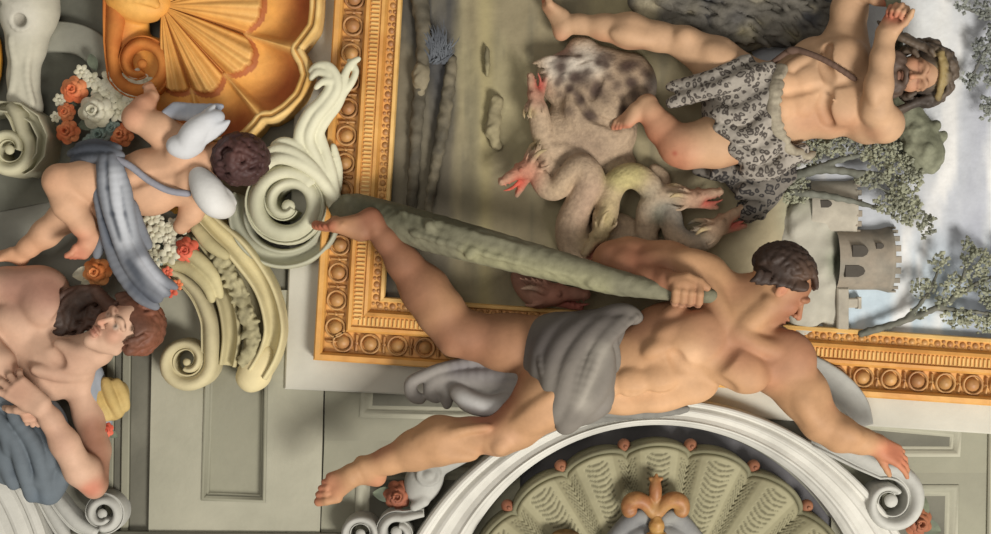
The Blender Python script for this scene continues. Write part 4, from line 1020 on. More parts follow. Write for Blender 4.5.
# ------------------------------------------------------------------ big gilded shell at the upper left
gs = thing('gilded_shell', 'large golden scallop shell with scrolled corner at the upper left', 'shell', (210, 70, 4))
GC = (170., 12.)
RT = [(-60, 150), (-30, 150), (-8, 152), (8, 150), (15, 142), (18.5, 139), (22, 150), (26, 158), (33, 161), (40, 158), (45, 154), (48, 147), (51, 149), (58, 152), (66, 148), (72, 142), (80, 134), (95, 120)]
def g_R(t): return float(np.interp(t, [a for a, b in RT], [b for a, b in RT]))
cuts = [-60, -22, 18.5, 48, 72, 95]
NT, NR = 300, 110
V = []; cc = []
cA, cB, cD, cE = C('#cf9448'), C('#d8a862'), C('#96502a'), C('#b06c34')
for i in range(NT+1):
    th = -60+155*i/NT; k = max(q for q in range(5) if th >= cuts[q]-1e-6); k = min(k, 4); w = (th-cuts[k])/(cuts[k+1]-cuts[k]); lob = math.sin(math.pi*min(1, max(0, w)))
    R = g_R(th)
    for j in range(NR+1):
        q = j/NR; r = 8+(R-8)*q
        step = .56+.05*lob
        if q < step:
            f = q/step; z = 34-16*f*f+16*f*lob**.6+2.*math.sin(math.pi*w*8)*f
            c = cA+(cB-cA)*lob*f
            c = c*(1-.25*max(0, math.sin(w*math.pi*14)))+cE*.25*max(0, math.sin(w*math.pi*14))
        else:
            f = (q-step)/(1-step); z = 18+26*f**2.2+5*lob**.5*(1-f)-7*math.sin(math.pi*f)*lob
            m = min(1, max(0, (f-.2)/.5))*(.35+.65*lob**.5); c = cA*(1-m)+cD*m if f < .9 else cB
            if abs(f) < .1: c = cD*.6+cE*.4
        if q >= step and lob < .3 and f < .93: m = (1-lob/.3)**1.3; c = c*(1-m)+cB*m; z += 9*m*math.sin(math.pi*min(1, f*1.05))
        elif q < step and lob < .16: c = c*.5+cD*.5; z -= 3*(1-lob/.16)  # grooves between the fan lobes darkened, crease shade in the gold colour
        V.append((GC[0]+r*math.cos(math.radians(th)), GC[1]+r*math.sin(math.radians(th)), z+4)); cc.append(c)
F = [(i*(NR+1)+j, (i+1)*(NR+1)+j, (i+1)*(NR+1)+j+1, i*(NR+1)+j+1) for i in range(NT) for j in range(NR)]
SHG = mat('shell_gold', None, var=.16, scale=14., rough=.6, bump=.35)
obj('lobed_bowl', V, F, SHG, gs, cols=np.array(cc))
g = Geo()
ed = [(GC[0]+g_R(t)*math.cos(math.radians(t)), GC[1]+g_R(t)*math.sin(math.radians(t))) for t in np.linspace(-60, 95, 160)]
ed = spline(ed[::2], 3)
g.sweep(ed, [(-6, 4), (-6, 40), (-5, 48), (-2.5, 50), (0, 46), (1, 44), (3, 47), (6, 44), (7, 38), (7, 2)])
g.obj('rim', mat('shell_rim', '#d7b678', var=.14, hex2='#c79d58', scale=14), gs)
Sx = Sculpt(1.5, 6)
Sx.ell((146, 4, 34), (34, 24, 20), (1, .25, 0)); Sx.ell((132, 34, 18), (34, 22, 16), (0, 1, 0)); Sx.ell((150, 72, 12), (36, 34, 16))
for i in range(7): Sx.curve([(168, 14, 52, 2), (150+2*i, 2-2.2*i+8, 54-.6*i, 2.2), (128+6*i, -8-4*i+16, 48-i, 2)], k=3, n=3)
Sx.paint((125, 40, 30), 16, '#b26a36', .8); Sx.paint((150, 6, 50), 22, '#e0b063', .7)
Sx.obj('hinge', SHG, '#d29444', parent=gs)
g = Geo(); scroll(g, [(128, -30, 34), (126, 0, 28), (123, 25, 22), (121, 48, 17), (121, 62, 14)]+spiral2(149, 70, 180, -1, [(0, 35, 15), (.3, 33, 15), (.75, 29, 13), (1.0, 20, 11), (1.35, 12, 8)])[2:], 10, 34, (151, 69, 5), prof=SCROLL2); g.obj('corner_scroll', mat('shell_scroll', '#c27c3a', var=.16, hex2='#ad642c', scale=14), gs)

# ------------------------------------------------------------------ ivory acanthus and volute between shell and picture frame
ac = thing('acanthus_volute', 'ivory acanthus leaf curling over a large spiral volute beside the picture frame', 'ornament', (290, 205, 0), zr=40)
g = Geo()
P = [(283+47*math.cos(math.radians(a)), 214+45*math.sin(math.radians(a)), 20) for a in np.linspace(-15, 205, 40)]
scroll(g, P, 6, 30); g.obj('lower_band', mat('ivory_shade', '#aaa993', var=.1, hex2='#969684', scale=8), ac)
g = Geo(); scroll(g, spiral2(288, 204, -35, -1, [(0, 43, 20), (.7, 41, 20), (1.0, 36, 17), (1.2, 26, 12), (1.55, 19, 12), (1.8, 13, 8)]), 20, 40, (290, 207, 7), prof=SCROLL2); g.obj('volute', IVORY, ac)
Sx = Sculpt(1.2, 2.5)
for pts in ([(334, 204, 40, 7), (320, 180, 44, 6), (305, 158, 46, 6), (301, 136, 48, 6), (310, 116, 52, 5.5), (324, 102, 56, 5), (332, 90, 58, 4.5), (330, 78, 58, 4), (320, 74, 56, 3.5), (313, 80, 52, 2.5)],
            [(326, 176, 46, 5), (316, 156, 48, 5), (310, 138, 50, 5), (318, 120, 54, 5), (330, 106, 57, 5), (339, 92, 59, 4.5), (338, 78, 59, 4), (330, 68, 58, 3.5), (319, 68, 55, 3), (312, 73, 52, 2)],
            [(322, 150, 44, 4), (320, 134, 46, 4.5), (328, 120, 50, 4.5), (338, 108, 52, 4), (344, 94, 54, 4), (346, 78, 54, 3.5), (352, 66, 53, 3), (360, 60, 50, 2)],
            [(342, 98, 52, 3), (352, 86, 54, 3), (357, 72, 52, 2.6), (350, 62, 50, 2)], [(336, 84, 60, 2.6), (326, 84, 61, 2.6), (318, 90, 58, 2)],
            [(334, 198, 46, 6), (318, 176, 54, 5.5), (298, 163, 58, 5.5), (280, 160, 58, 5), (268, 168, 54, 4), (268, 178, 50, 2.6)], [(330, 190, 46, 5), (314, 168, 54, 5), (296, 154, 56, 5), (280, 150, 55, 4.5), (268, 155, 52, 3.5), (263, 163, 48, 2.4)],
            [(326, 184, 46, 4), (310, 162, 50, 4), (296, 146, 52, 4), (284, 142, 51, 3.4), (274, 146, 48, 2.4)],
            [(336, 198, 44, 5), (332, 174, 44, 5), (326, 152, 44, 4.5), (322, 136, 44, 3)], [(337, 190, 38, 4), (338, 168, 38, 4), (333, 146, 38, 3)],
            [(306, 140, 40, 8), (318, 112, 44, 7), (332, 92, 48, 6)], [(326, 190, 36, 9), (304, 168, 42, 9), (284, 158, 42, 7)], [(330, 190, 34, 8), (322, 160, 34, 8), (312, 140, 38, 7)]):
    Sx.curve(pts, k=2.2)
Sx.paint((312, 150, 36), 7, '#98967f', .8, (322, 118, 40)); Sx.paint((300, 172, 44), 6, '#a5a28a', .6, (322, 180, 46))  # hollow inside of the leaf darkened, shade painted into the ivory
Sx.obj('acanthus_leaf', mat('ivory_leaf', None, var=.08, scale=10), '#cbc8ae', parent=ac)

# ------------------------------------------------------------------ cream scroll console under it
co_ = thing('scroll_console', 'cream scroll console with leaf strip, under the big volute', 'console', (225, 310, 0), zr=30)
g = Geo(); scroll(g, [tuple(p) for p in spline([(196, 206, 14), (214, 226, 20), (240, 252, 24), (265, 288, 22), (275, 325, 22), (270, 352, 22), (258, 374, 22)], 6)], 8, 34)
g.obj('outer_band', CREAM, co_)
g = Geo(); g.slab([tuple(q) for q in spline([(196, 214), (226, 240), (252, 290), (262, 340), (252, 372), (236, 374), (232, 330), (220, 292), (196, 262), (178, 250)], 5, True)], 2, 22, 3); g.obj('back', mat('console_back', '#9d9474', var=.12, hex2='#847c60'), co_)
Sx = Sculpt(1.5, 5); Sx.ell((256, 368, 26), (26, 17, 14), (.45, -1, 0)); Sx.ell((252, 378, 24), (17, 12, 12)); Sx.obj('foot', mat('cream_foot', '#cdbf94', var=.08, hex2='#bfb086', scale=8), parent=co_)
g = Geo(); scroll(g, [tuple(p) for p in spline([(188, 240, 14), (208, 268, 20), (225, 300, 20), (231, 335, 20), (227, 366, 18)], 6)], 8, 24)
g.obj('inner_band', mat('cream_shade', '#b1a67f', var=.1, hex2='#9c9270', scale=8), co_)
Sx = Sculpt(1.2, 2); R = random.Random(5)
for p in spline([(220, 258, 44), (237, 286, 46), (249, 318, 46), (252, 345, 46), (249, 362, 44)], 7)[::2]:
    for q in range(7): Sx.ell((p[0]+R.uniform(-7, 7), p[1]+R.uniform(-5, 5), p[2]-10), (5.5, 2.6, 3), (R.uniform(-1, 1), R.uniform(-1, 1), .3))
    Sx.ball((p[0], p[1], p[2]-10), 3.6); Sx.ell((p[0], p[1], p[2]-16), (8, 8, 6))
Sx.obj('leaf_strip', mat('strip_stone', '#a29a78', var=.25, hex2='#7f785c', scale=30), parent=co_)
g = Geo(); sp = spiral2(188, 361, -30, 1, [(0, 31, 17), (.5, 29, 16), (.85, 22, 11), (1.1, 15, 9), (1.4, 10, 7)])
lead = [tuple(p) for p in spline([(158, 268, 8), (178, 276, 12), (197, 294, 15), (208, 318, 16), (210, 336, sp[0][2]), sp[2]], 5)][:-1]
scroll(g, lead+sp[2:], 8, 34, (188, 362, 4), prof=SCROLL2); g.obj('volute', mat('cream_volute', '#bdb28d', var=.1, hex2='#a79d7c', scale=8), co_)
Sx = Sculpt(1.4, 4)
for pts in ([(165, 262, 36, 5), (190, 268, 40, 6), (208, 284, 42, 5), (214, 300, 40, 3)], [(178, 246, 38, 5), (200, 258, 44, 6), (216, 276, 42, 5), (222, 296, 38, 3)], [(196, 225, 40, 5), (212, 244, 44, 6), (228, 256, 42, 4)]): Sx.curve(pts, k=3)
Sx.obj('leaf', mat('cream_leaf', '#b9ae84', var=.12, hex2='#a09670', scale=12), parent=co_)

# ------------------------------------------------------------------ stone bracket at the left edge, curved band behind the flowers
br = thing('stone_bracket', 'grey white waisted stone bracket with volute at the upper left edge', 'bracket', (20, 80, 0), zr=30)
Sx = Sculpt(1.5, 10); Sx.chain([(26, -30, 22, 32), (27, 10, 24, 28), (24, 45, 22, 18), (20, 75, 20, 14), (22, 105, 20, 18)])
Sx.ball((26, 23, 49), 6.5, k=3, sub=True); Sx.ball((5, 2, 42), 6, k=3, sub=True)
for a in np.linspace(0, 6.28, 14)[:-1]: Sx.ball((26+9.5*math.cos(a), 23+9.5*math.sin(a), 46), 2.6, k=2)
for f in ([(8, 0, 46, 3), (22, 8, 50, 3), (36, 4, 48, 3)], [(14, 40, 40, 2), (16, 70, 34, 2), (10, 100, 34, 2)], [(34, 40, 38, 2), (28, 75, 34, 2), (34, 105, 34, 2)]): Sx.curve(f, k=4)
Sx.paint((24, 20, 50), 22, '#bdb9ae', .6); Sx.paint((26, 23, 45), 6, '#6a6459', .8)  # hole darkened by colour, shade painted into the recess
Sx.obj('shaft', mat('bracket_stone', None, var=.1, scale=12), '#b3af9d', parent=br)
g = Geo(); scroll(g, [(-12, 112, 10), (5, 108, 12), (24, 110, 13), (40, 121, 13), (48, 138, 12), (46, 156, 11), (37, 168, 9), (28, 174, 7)], 10, 40); g.obj('hood', mat('bracket_hood', '#b5b198', var=.1, hex2='#9f9b84'), br)
g = Geo(); scroll(g, [(14, 108, 16), (22, 118, 18)]+spiral2(15, 151, -60, 1, [(0, 27, 15), (.5, 26, 15), (.9, 20, 11), (1.2, 13, 9)])[1:], 14, 40, (15, 151, 5), prof=SCROLL2); g.obj('volute', mat('bracket_volute', '#bab598', var=.1, hex2='#a5a086'), br)
g = Geo(); scroll(g, [tuple(p) for p in spline([(38, 38, 28), (60, 37, 30), (82, 41, 30), (100, 54, 30), (110, 74, 30)], 6)], 2, 14, prof=[(-.5, 0), (-.5, .9), (-.45, 1), (0, 1), (.45, 1), (.5, .9), (.5, 0)])
tag(g.obj('curved_band', mat('grey_band', '#8f8e80', var=.1, hex2='#7f7e72'), zr=10), 'plain grey curved stone band behind the upper flower bunch', 'stonework')
g = Geo(); g.ball((-6, 60, 14), 10, sc=(1, 3.4, 1)); tag(g.obj('gilt_boss', mat('boss_gold', '#d39c3c', var=.12, hex2='#c0842c'), zr=10), 'bit of yellow gilt boss at the left edge beside the bracket', 'ornament')

# ------------------------------------------------------------------ scrolls around the white arches
def volute_thing(name, label, lead, sp, z0, h, eye, m, zr=25, extra=None):
    g = Geo(); scroll(g, lead+sp, z0, h, eye, prof=SCROLL2)
    if extra: extra(g)
    return tag(g.obj(name, m, zr=zr), label, 'scroll')
ST2 = mat('scroll_stone', '#b3b2aa', var=.1, hex2='#9e9d96', scale=9)
volute_thing('scroll', 'white spiral scroll under the youth\'s outstretched hand', [(814, 434, 26), (838, 446, 26), (858, 458, 22)], spiral2(888, 500, -105, 1, [(0, 42, 19), (.3, 33, 17), (.6, 28, 15), (.9, 22, 11), (1.15, 15, 8)]), 4, 40, (888, 499, 7), ST2)
g = Geo(); scroll(g, [tuple(p) for p in spline([(755, 352, 20), (795, 362, 26), (828, 380, 28), (850, 402, 26), (860, 424, 18)], 6)], 13, 27, prof=[(-.5, 0), (-.5, .8), (-.4, 1), (-.2, .9), (.3, .95), (.42, 1), (.5, .8), (.5, 0)])
tag(g.obj('scroll', ST2, zr=15), 'curved white stone band behind the youth\'s raised arm below the frame', 'scroll')
Sx = Sculpt(1.3, 4); Sx.ell((424, 480, 22), (19, 26, 14), (.9, .35, 0)); Sx.chain([(438, 462, 24, 14), (462, 452, 22, 12)]); Sx.chain([(424, 500, 30, 6), (415, 506, 30, 5)])
for a in np.linspace(0, 6.28, 20)[:-1]: Sx.ball((429+10*math.cos(a), 473+9*math.sin(a), 36), 2.8, k=2)
Sx.ell((429, 473, 36), (6, 5.5, 5))
tag(Sx.obj('scroll', mat('plate_stone', '#a9a8a1', var=.1, hex2='#94938c'), zr=25), 'white stone scroll plate with a round button at the left of the arch', 'scroll')
volute_thing('scroll', 'small white volute at the bottom edge below the youth\'s lower foot', [], spiral2(361, 533, 150, 1, [(0, 20, 10), (.6, 18, 9), (1.0, 12, 7)]), 4, 32, (361, 533, 5), ST2)
volute_thing('scroll', 'small white volute at the bottom edge touching the left foot of the arch', [(424, 512, 8)], spiral2(397, 531, -70, -1, [(0, 22, 12), (.6, 20, 11), (1.0, 12, 8)]), 4, 34, (397, 531, 6), ST2)
g = Geo(); scroll(g, [tuple(p) for p in spline([(48, 488, 12), (60, 506, 15), (76, 524, 15), (96, 534, 12)], 5)], 4, 20, prof=SCROLL2)
scroll(g, [tuple(p) for p in spline([(40, 500, 10), (52, 520, 13), (66, 542, 13)], 5)], 4, 16, prof=SCROLL2)
scroll(g, spiral2(106, 512, 100, -1, [(0, 21, 11), (.5, 21, 12), (.8, 18, 10), (1.15, 11, 7)]), 6, 30, (105, 512, 5), prof=SCROLL2)
tag(g.obj('scroll', ST2, zr=20), 'white stone volute directly below the reclining woman\'s elbow', 'scroll')
AL = (-185., 604., 250.)
al = thing('stone_arch', 'white moulded stone arch cut off by the lower left corner', 'arch', (0, 520, 0))
def al_fn(u, v):
    a = math.radians(-75+75*u); j = int(round(v*(len(prof)-1))); w, z = prof[j]; r = AL[2]-62*w
    return (AL[0]+r*math.cos(a), AL[1]+r*math.sin(a), z*.8)
obj('moulding', *grid(al_fn, 50, len(prof)), STONE, al, smooth=False)

# ------------------------------------------------------------------ flowers
def rose(g, c, r, seed=0, n=(4, 6, 7)):
    R = random.Random(seed); g.ball(c, r*.3, 8, 6)
    for k, m in enumerate(n):
        q = (.3, .6, .88)[k]*r; ph = R.uniform(0, 6.28)
        for i in range(m):
            a = ph+6.283*i/m+R.uniform(-.15, .15); w = 6.283/m*1.5
            def fn(u, v, a=a, q=q, k=k, w=w):
                b = a+(u-.5)*w*(1.05-.35*v*v); s = q*(.3+.72*v)*(1-.16*abs(2*u-1)**2*v); z = c[2]+r*(.6-.2*k)+r*(.28-.1*k)*math.sin(2.6*v)-r*.3*v*v*(k*.5)+(u-.5)*r*.12
                return (c[0]+s*math.cos(b), c[1]+s*math.sin(b), z)
            g.add(*grid(fn, 9, 7))
    g.ball((c[0], c[1], c[2]-r*.1), r*.72, 12, 8, (1, 1, .6))
def blossom(g, c, r, seed=0, m=6):
    R = random.Random(seed); g.ball((c[0], c[1], c[2]+1), r*.28, 8, 6); ph = R.uniform(0, 6)
    for i in range(m):
        a = ph+6.283*i/m
        def fn(u, v, a=a):
            b = (u-.5)*(7.2/m)*math.sin(math.pi*min(1, v*.8+.12)); return (c[0]+r*v*math.cos(a+b), c[1]+r*v*math.sin(a+b), c[2]+r*.3*math.sin(v*2.4)-abs(u-.5)*r*.2)
        g.add(*grid(fn, 5, 6))
def leaf(g, c, L, w, a, z=3):
    def fn(u, v): s = (u-.5)*2*w*math.sin(math.pi*(v*.92+.04)); return (c[0]+L*v*math.cos(a)-s*math.sin(a), c[1]+L*v*math.sin(a)+s*math.cos(a), c[2]+z*math.sin(3*v)+abs(u-.5)*w*.5)
    g.add(*grid(fn, 5, 8))
def petal_mat(h, h2): return mat('petal_'+h[1:], h, var=.14, hex2=h2, scale=30, rough=.7, bump=.1)
OR = petal_mat('#c9673f', '#d98a5c'); RD = petal_mat('#bb4c3a', '#cf6a50'); WH = petal_mat('#c9c5b0', '#b3ae94'); TE = petal_mat('#87958c', '#6b7c74'); BR = petal_mat('#6b4a38', '#8b5c42'); YE = petal_mat('#d6a850', '#c29446'); LF = mat('leaf_green', '#6f7561', var=.2, hex2='#5a6153', scale=24)
def bunch(label, base, items, zr):
    t = thing('flower_bunch', label, 'flowers', base, zr=zr); k = 0
    for nm, x, y, z, r, m in items:
        g = Geo(); k += 1
        if nm == 'rose': rose(g, (x, y, z), r, k)
        elif nm == 'leaf': leaf(g, (x, y, z), r, r*.3, k*2.4)
        else: blossom(g, (x, y, z), r, k)
        g.obj(nm, m, t)
    return t
R = random.Random(31)
it = [('rose', 75, 90, 36, 16, OR), ('rose', 66, 112, 34, 11, OR), ('rose', 68, 132, 34, 14, OR), ('rose', 97, 112, 40, 20, WH), ('rose', 121, 135, 32, 14, OR), ('rose', 100, 135, 34, 12, TE), ('rose', 90, 142, 32, 10, TE), ('rose', 112, 128, 34, 10, TE)]
it += [('blossom', x, y, 34, r, WH) for x, y, r in ((112, 80, 12), (126, 86, 13), (140, 92, 12), (136, 78, 10), (120, 96, 11), (108, 92, 10), (146, 82, 8), (92, 80, 9), (82, 72, 8), (60, 100, 7), (130, 104, 10), (56, 117, 6), (118, 112, 11), (100, 90, 10))]
it += [('leaf', x, y, 28, r, LF) for x, y, r in ((88, 100, 22), (110, 140, 18), (75, 105, 20), (120, 118, 20), (130, 90, 20), (95, 70, 18), (60, 122, 16), (100, 120, 24))]
bunch('bunch of orange roses and cream blossoms held beside the winged child', (97, 110, 6), it, 34)
it = [('rose', 187, 250, 44, 15, RD), ('rose', 184, 225, 42, 10, BR), ('rose', 176, 206, 42, 9, YE), ('blossom', 165, 282, 46, 8, RD), ('blossom', 172, 290, 46, 8, RD), ('blossom', 168, 272, 44, 6, RD), ('blossom', 178, 285, 44, 6, OR)]
it += [('blossom', R.uniform(150, 182), R.uniform(216, 262), R.uniform(38, 46), R.uniform(7, 11), WH) for i in range(18)]
it += [('leaf', R.uniform(150, 182), R.uniform(216, 266), 36, R.uniform(12, 18), LF) for i in range(9)]
it += [('blossom', R.uniform(158, 176), R.uniform(252, 272), 42, 7, TE) for i in range(5)]
bunch('bunch of white blossoms with one red rose under the child\'s wing', (170, 245, 6), it, 42)
def one(label, nm, c, r, m, extra=()):
    t = thing('flower', label, 'flower', (c[0], c[1], 4), zr=c[2]); g = Geo(); rose(g, c, r, int(c[0])); g.obj('petals', m, t)
    g = Geo(); [leaf(g, (c[0], c[1], c[2]-4), r*1.5, r*.45, a) for a in extra]; g.obj('leaf', LF if nm else WH, t)
one('loose orange flower below the child\'s foot beside the blue drapery', 0, (97, 272, 40), 17, petal_mat('#d27b42', '#de9a62'), (2.2, 3.0))
one('small red flower under the yellow cloth beside the woman\'s arm', 1, (106, 430, 34), 9, RD, (.6, 4.))
one('rust red flower between the small scrolls left of the arch', 1, (398, 495, 22), 17, petal_mat('#9f6248', '#85503c'), (1., 3.2))
one('rust red flower at the lower right beside the spiral scroll', 1, (918, 522, 20), 17, petal_mat('#a5694a', '#8b563e'), (.4, 5.))

# ------------------------------------------------------------------ winged child seen from behind
pu = thing('person', 'winged bare child with dark hair seen from behind, carrying flowers, in a grey blue sash', 'child', (170, 180, 20), zr=70)
B = Sculpt(1.35, 10)
B.ell((118, 188, 66), (30, 30, 26)); B.ell((150, 182, 70), (36, 34, 28), (1, -.25, 0)); B.ell((184, 168, 72), (28, 36, 26), (1, -.3, 0)); B.chain([(200, 160, 74, 18), (220, 158, 78, 15)])
B.cone((192, 140, 72), (205, 190, 72), 14, 13)
B.curve([(205, 165, 101, 2.5), (170, 176, 101, 2.5), (130, 188, 96, 2.5)], k=7, sub=True)
B.ell((186, 152, 94), (11, 14, 8), (.4, 1, 0), k=7); B.ell((196, 182, 94), (10, 13, 8), (.3, 1, 0), k=7)
B.chain([(188, 144, 74, 15), (162, 130, 82, 15.5), (140, 120, 86, 13)], k=7); B.chain([(140, 119, 86, 12.5), (146, 108, 80, 10.5), (152, 98, 72, 7.5)], k=6)
hand(B, (152, 97, 70), (-.35, -.9, -.2), (-.5, 0, -.85), 24, curl=(30, 34, 38, 42), side=-1, wrist_r=6.5)
B.chain([(205, 188, 72, 12), (190, 212, 62, 11), (178, 226, 56, 8)], k=7)
B.chain([(122, 186, 72, 24), (92, 182, 82, 20), (66, 181, 88, 16)], k=8); B.chain([(64, 183, 88, 15.5), (74, 205, 86, 16), (86, 225, 82, 11.5), (92, 236, 80, 9)], k=6)
foot(B, (92, 238, 80), (98, 238, 76), (84, 252, 80), (74, 263, 80), (-.6, -.35, -.7), 48, big=-1)
B.chain([(112, 206, 58, 22), (84, 212, 52, 18), (58, 216, 48, 15.5)], k=8); B.chain([(57, 217, 48, 15), (38, 233, 46, 14), (20, 247, 44, 10), (10, 254, 42, 8)], k=6)
foot(B, (9, 254, 42), (12, 260, 40), (-8, 256, 42), (-18, 262, 42), (0, .8, -.5), 36, big=1)
ph = Frame3((240, 162, 82), (.9, -.1, .15), (.1, .2, -.95), 56)
B.ell(ph.p(.1, -.02), (.36*56, .4*56, .33*56), ph.u, ph.s, k=4); B.ell(ph.p(-.14, .1), (.33*56, .26*56, .26*56), ph.u, ph.s, k=6)
for q in (1, -1): B.ell(ph.p(-.05, -.03, .34*q), (6, 4, 2.4), ph.u, ph.s, k=1.5)
for a, r, hx, s_, b in (((84, 240, 80), 16, '#b5664e', .6, (74, 262, 80)), ((64, 182, 90), 14, '#bb7d5a', .5, (66, 182, 90)), ((140, 118, 90), 14, '#b87a60', .6, (146, 104, 82)), ((205, 150, 80), 14, '#c08a68', .5, (210, 155, 80)), ((30, 242, 46), 14, '#bb8058', .4, (0, 258, 42))): B.paint(a, r, hx, s_, b)
B.obj('body', SKIN, '#c2997a', parent=pu)
Hh = Sculpt(1.25, 3)
Hh.ell(ph.p(.14, -.09), (.37*56, .42*56, .36*56), ph.u, ph.s); Hh.ell(ph.p(-.12, -.12), (.3*56, .34*56, .34*56), ph.u, ph.s)
hair_on(Hh, ph, (.08, -.08), (.44, .46, .4), lambda u, f, s: f < .5, 150, .34, .052, 17, swirl=.6, out=1.04)
Hh.paint(ph.p(.2, -.5), 14, '#5a3a34', .6)
Hh.obj('hair', HAIRM, '#402a28', parent=pu)
W_ = mat('feather_white', None, var=.07, scale=14, rough=.8)
for pts, hx, hx2 in (([(190, 152, 96, 9), (200, 138, 102, 12), (212, 126, 102, 9), (224, 120, 100, 6)], '#c0c1c2', '#a6aab0'), ([(204, 178, 96, 9), (214, 192, 102, 14), (222, 204, 102, 13), (230, 208, 98, 10)], '#c9c8c4', '#b2ada4')):
    Wg = Sculpt(1.3, 4); Wg.curve(pts, k=4)
    p0, p1 = np.array(pts[0][:3]), np.array(pts[-1][:3]); dv = p1-p0; nv = unit((-dv[1], dv[0], 0))
    for i in range(9):
        t = i/8; s0 = p0+dv*(.25+.55*t); sg = 1
        for q in (-1, 1): Wg.curve([(*(s0+nv*q*3+np.array((0, 0, 6))), 3), (*(s0+nv*q*8+dv*.12+np.array((0, 0, 4))), 3), (*(s0+nv*q*(10+3*math.sin(3*t))+dv*.3), 1.8)], k=1.5, n=3)
    if pts[0][0] < 195:
        for i in range(4): Wg.curve([(178-3*i, 112+2.4*i-4, 84, 4.5), (200, 110+3*i, 86, 4.5), (224-3*i, 108+3.2*i, 84, 2.8)], k=2, n=4)
        Wg.curve([(182, 148, 98, 9), (192, 150, 98, 9), (202, 146, 98, 8)], k=4)
        Wg.paint((172, 112, 84), 11, '#8d93a0', .9, (224, 110, 84))
    Wg.paint(p1, 13, hx2, .8); Wg.obj('wing', W_, hx, parent=pu)
Dr = Sculpt(1.3, 3)
for f in ([(72, 154, 74, 4), (92, 150, 84, 6), (112, 152, 92, 6), (128, 158, 96, 4)], [(76, 162, 78, 4), (96, 160, 90, 5), (114, 161, 98, 5)], [(80, 146, 76, 3), (100, 144, 84, 4), (124, 150, 92, 4)],
          [(112, 160, 98, 5), (112, 182, 102, 6), (116, 208, 100, 6), (122, 234, 92, 6), (132, 260, 84, 6), (146, 282, 78, 6), (163, 297, 72, 6)],
          [(120, 160, 100, 5), (124, 185, 104, 6), (126, 210, 101, 6), (131, 236, 93, 6), (141, 260, 85, 6), (156, 280, 78, 6), (172, 293, 72, 4)],
          [(126, 166, 100, 4), (134, 190, 101, 5), (137, 214, 97, 5), (141, 238, 89, 5), (150, 258, 82, 5), (164, 276, 77, 5), (180, 287, 72, 3)],
          [(106, 170, 94, 4), (105, 194, 94, 5), (108, 222, 88, 5), (113, 246, 82, 5), (124, 270, 76, 6), (144, 295, 70, 6), (160, 306, 62, 4)],
          [(139, 205, 94, 4), (145, 226, 88, 4), (152, 246, 80, 4)], [(110, 236, 80, 6), (101, 248, 72, 5), (98, 256, 68, 3)], [(118, 205, 92, 9), (124, 235, 84, 9), (138, 264, 76, 9), (156, 288, 68, 8)]): Dr.curve([(x, y, z+max(0, y-235)*.35, r) for x, y, z, r in f], k=2.5, n=4)
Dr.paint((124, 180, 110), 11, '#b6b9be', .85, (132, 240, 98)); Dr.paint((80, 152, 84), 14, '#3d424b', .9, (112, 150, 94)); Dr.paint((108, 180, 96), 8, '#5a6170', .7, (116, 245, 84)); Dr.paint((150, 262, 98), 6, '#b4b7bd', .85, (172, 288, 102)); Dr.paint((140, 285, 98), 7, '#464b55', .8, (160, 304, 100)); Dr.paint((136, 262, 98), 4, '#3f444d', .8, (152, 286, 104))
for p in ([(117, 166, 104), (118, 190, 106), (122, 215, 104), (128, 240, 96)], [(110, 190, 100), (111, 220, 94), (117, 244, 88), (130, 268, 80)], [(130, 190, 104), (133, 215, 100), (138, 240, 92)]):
    for a_, b_ in zip(p[:-1], p[1:]): Dr.paint(a_, 3.2, '#3f444d', .85, b_)  # darker lines along the fold valleys, shade painted into the sash
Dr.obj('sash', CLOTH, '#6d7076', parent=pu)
St = Sculpt(1.2, 2); St.curve([(122, 160, 98, 3), (138, 168, 101, 3), (156, 182, 101, 3), (175, 192, 99, 3), (194, 195, 96, 3)]); St.obj('strap', mat('strap_grey', '#77767e', var=.15, hex2='#8c8c94'), parent=pu)

# ------------------------------------------------------------------ reclining woman at the lower left
wo = thing('person', 'bare-shouldered woman with auburn hair and crossed forearms reclining above a blue grey skirt', 'person', (50, 380, 10), zr=55)
B = Sculpt(1.35, 10)
B.ell((0, 350, 34), (50, 58, 30), (1, .1, 0)); B.ell((36, 350, 38), (36, 42, 26), (1, .2, 0)); B.ell((34, 292, 42), (32, 27, 26)); B.ell((4, 286, 42), (30, 20, 24)); B.ell((44, 306, 60), (20, 21, 15), k=9)
B.ell((14, 322, 58), (20, 16, 10), (1, .6, 0), k=8)
B.chain([(48, 364, 46, 24), (76, 358, 56, 19), (98, 348, 64, 19)], k=12); B.chain([(44, 382, 42, 22), (76, 380, 44, 15)], k=12)
B.curve([(62, 342, 70, 3.5), (84, 350, 75, 4.5), (104, 346, 78, 4)], k=6); B.curve([(40, 368, 72, 4), (62, 374, 66, 4), (84, 374, 58, 4)], k=6); B.curve([(56, 352, 76, 4), (66, 362, 76, 4)], k=7, sub=True)
B.curve([(58, 328, 68, 3), (64, 312, 60, 3), (62, 292, 52, 3)], k=6, sub=True)
B.chain([(74, 384, 40, 15), (84, 418, 38, 15), (92, 452, 40, 14), (96, 482, 50, 11)], k=6)
B.chain([(95, 486, 58, 12.5), (84, 468, 70, 15), (72, 440, 80, 14), (61, 416, 88, 10.5), (54, 402, 94, 8.5)], k=6)
B.ell((92, 470, 62), (12, 16, 11), k=7)
hand(B, (54, 402, 96), (-.78, -.58, .02), (0, .1, -1), 62, curl=(2, 14, 22, 30), spread=12, thumb=46, side=1, wrist_r=8.5, tint='#a06a54')
B.chain([(-20, 334, 70, 17), (6, 362, 76, 15), (24, 386, 80, 10.5), (31, 394, 80, 8.5)], k=6)
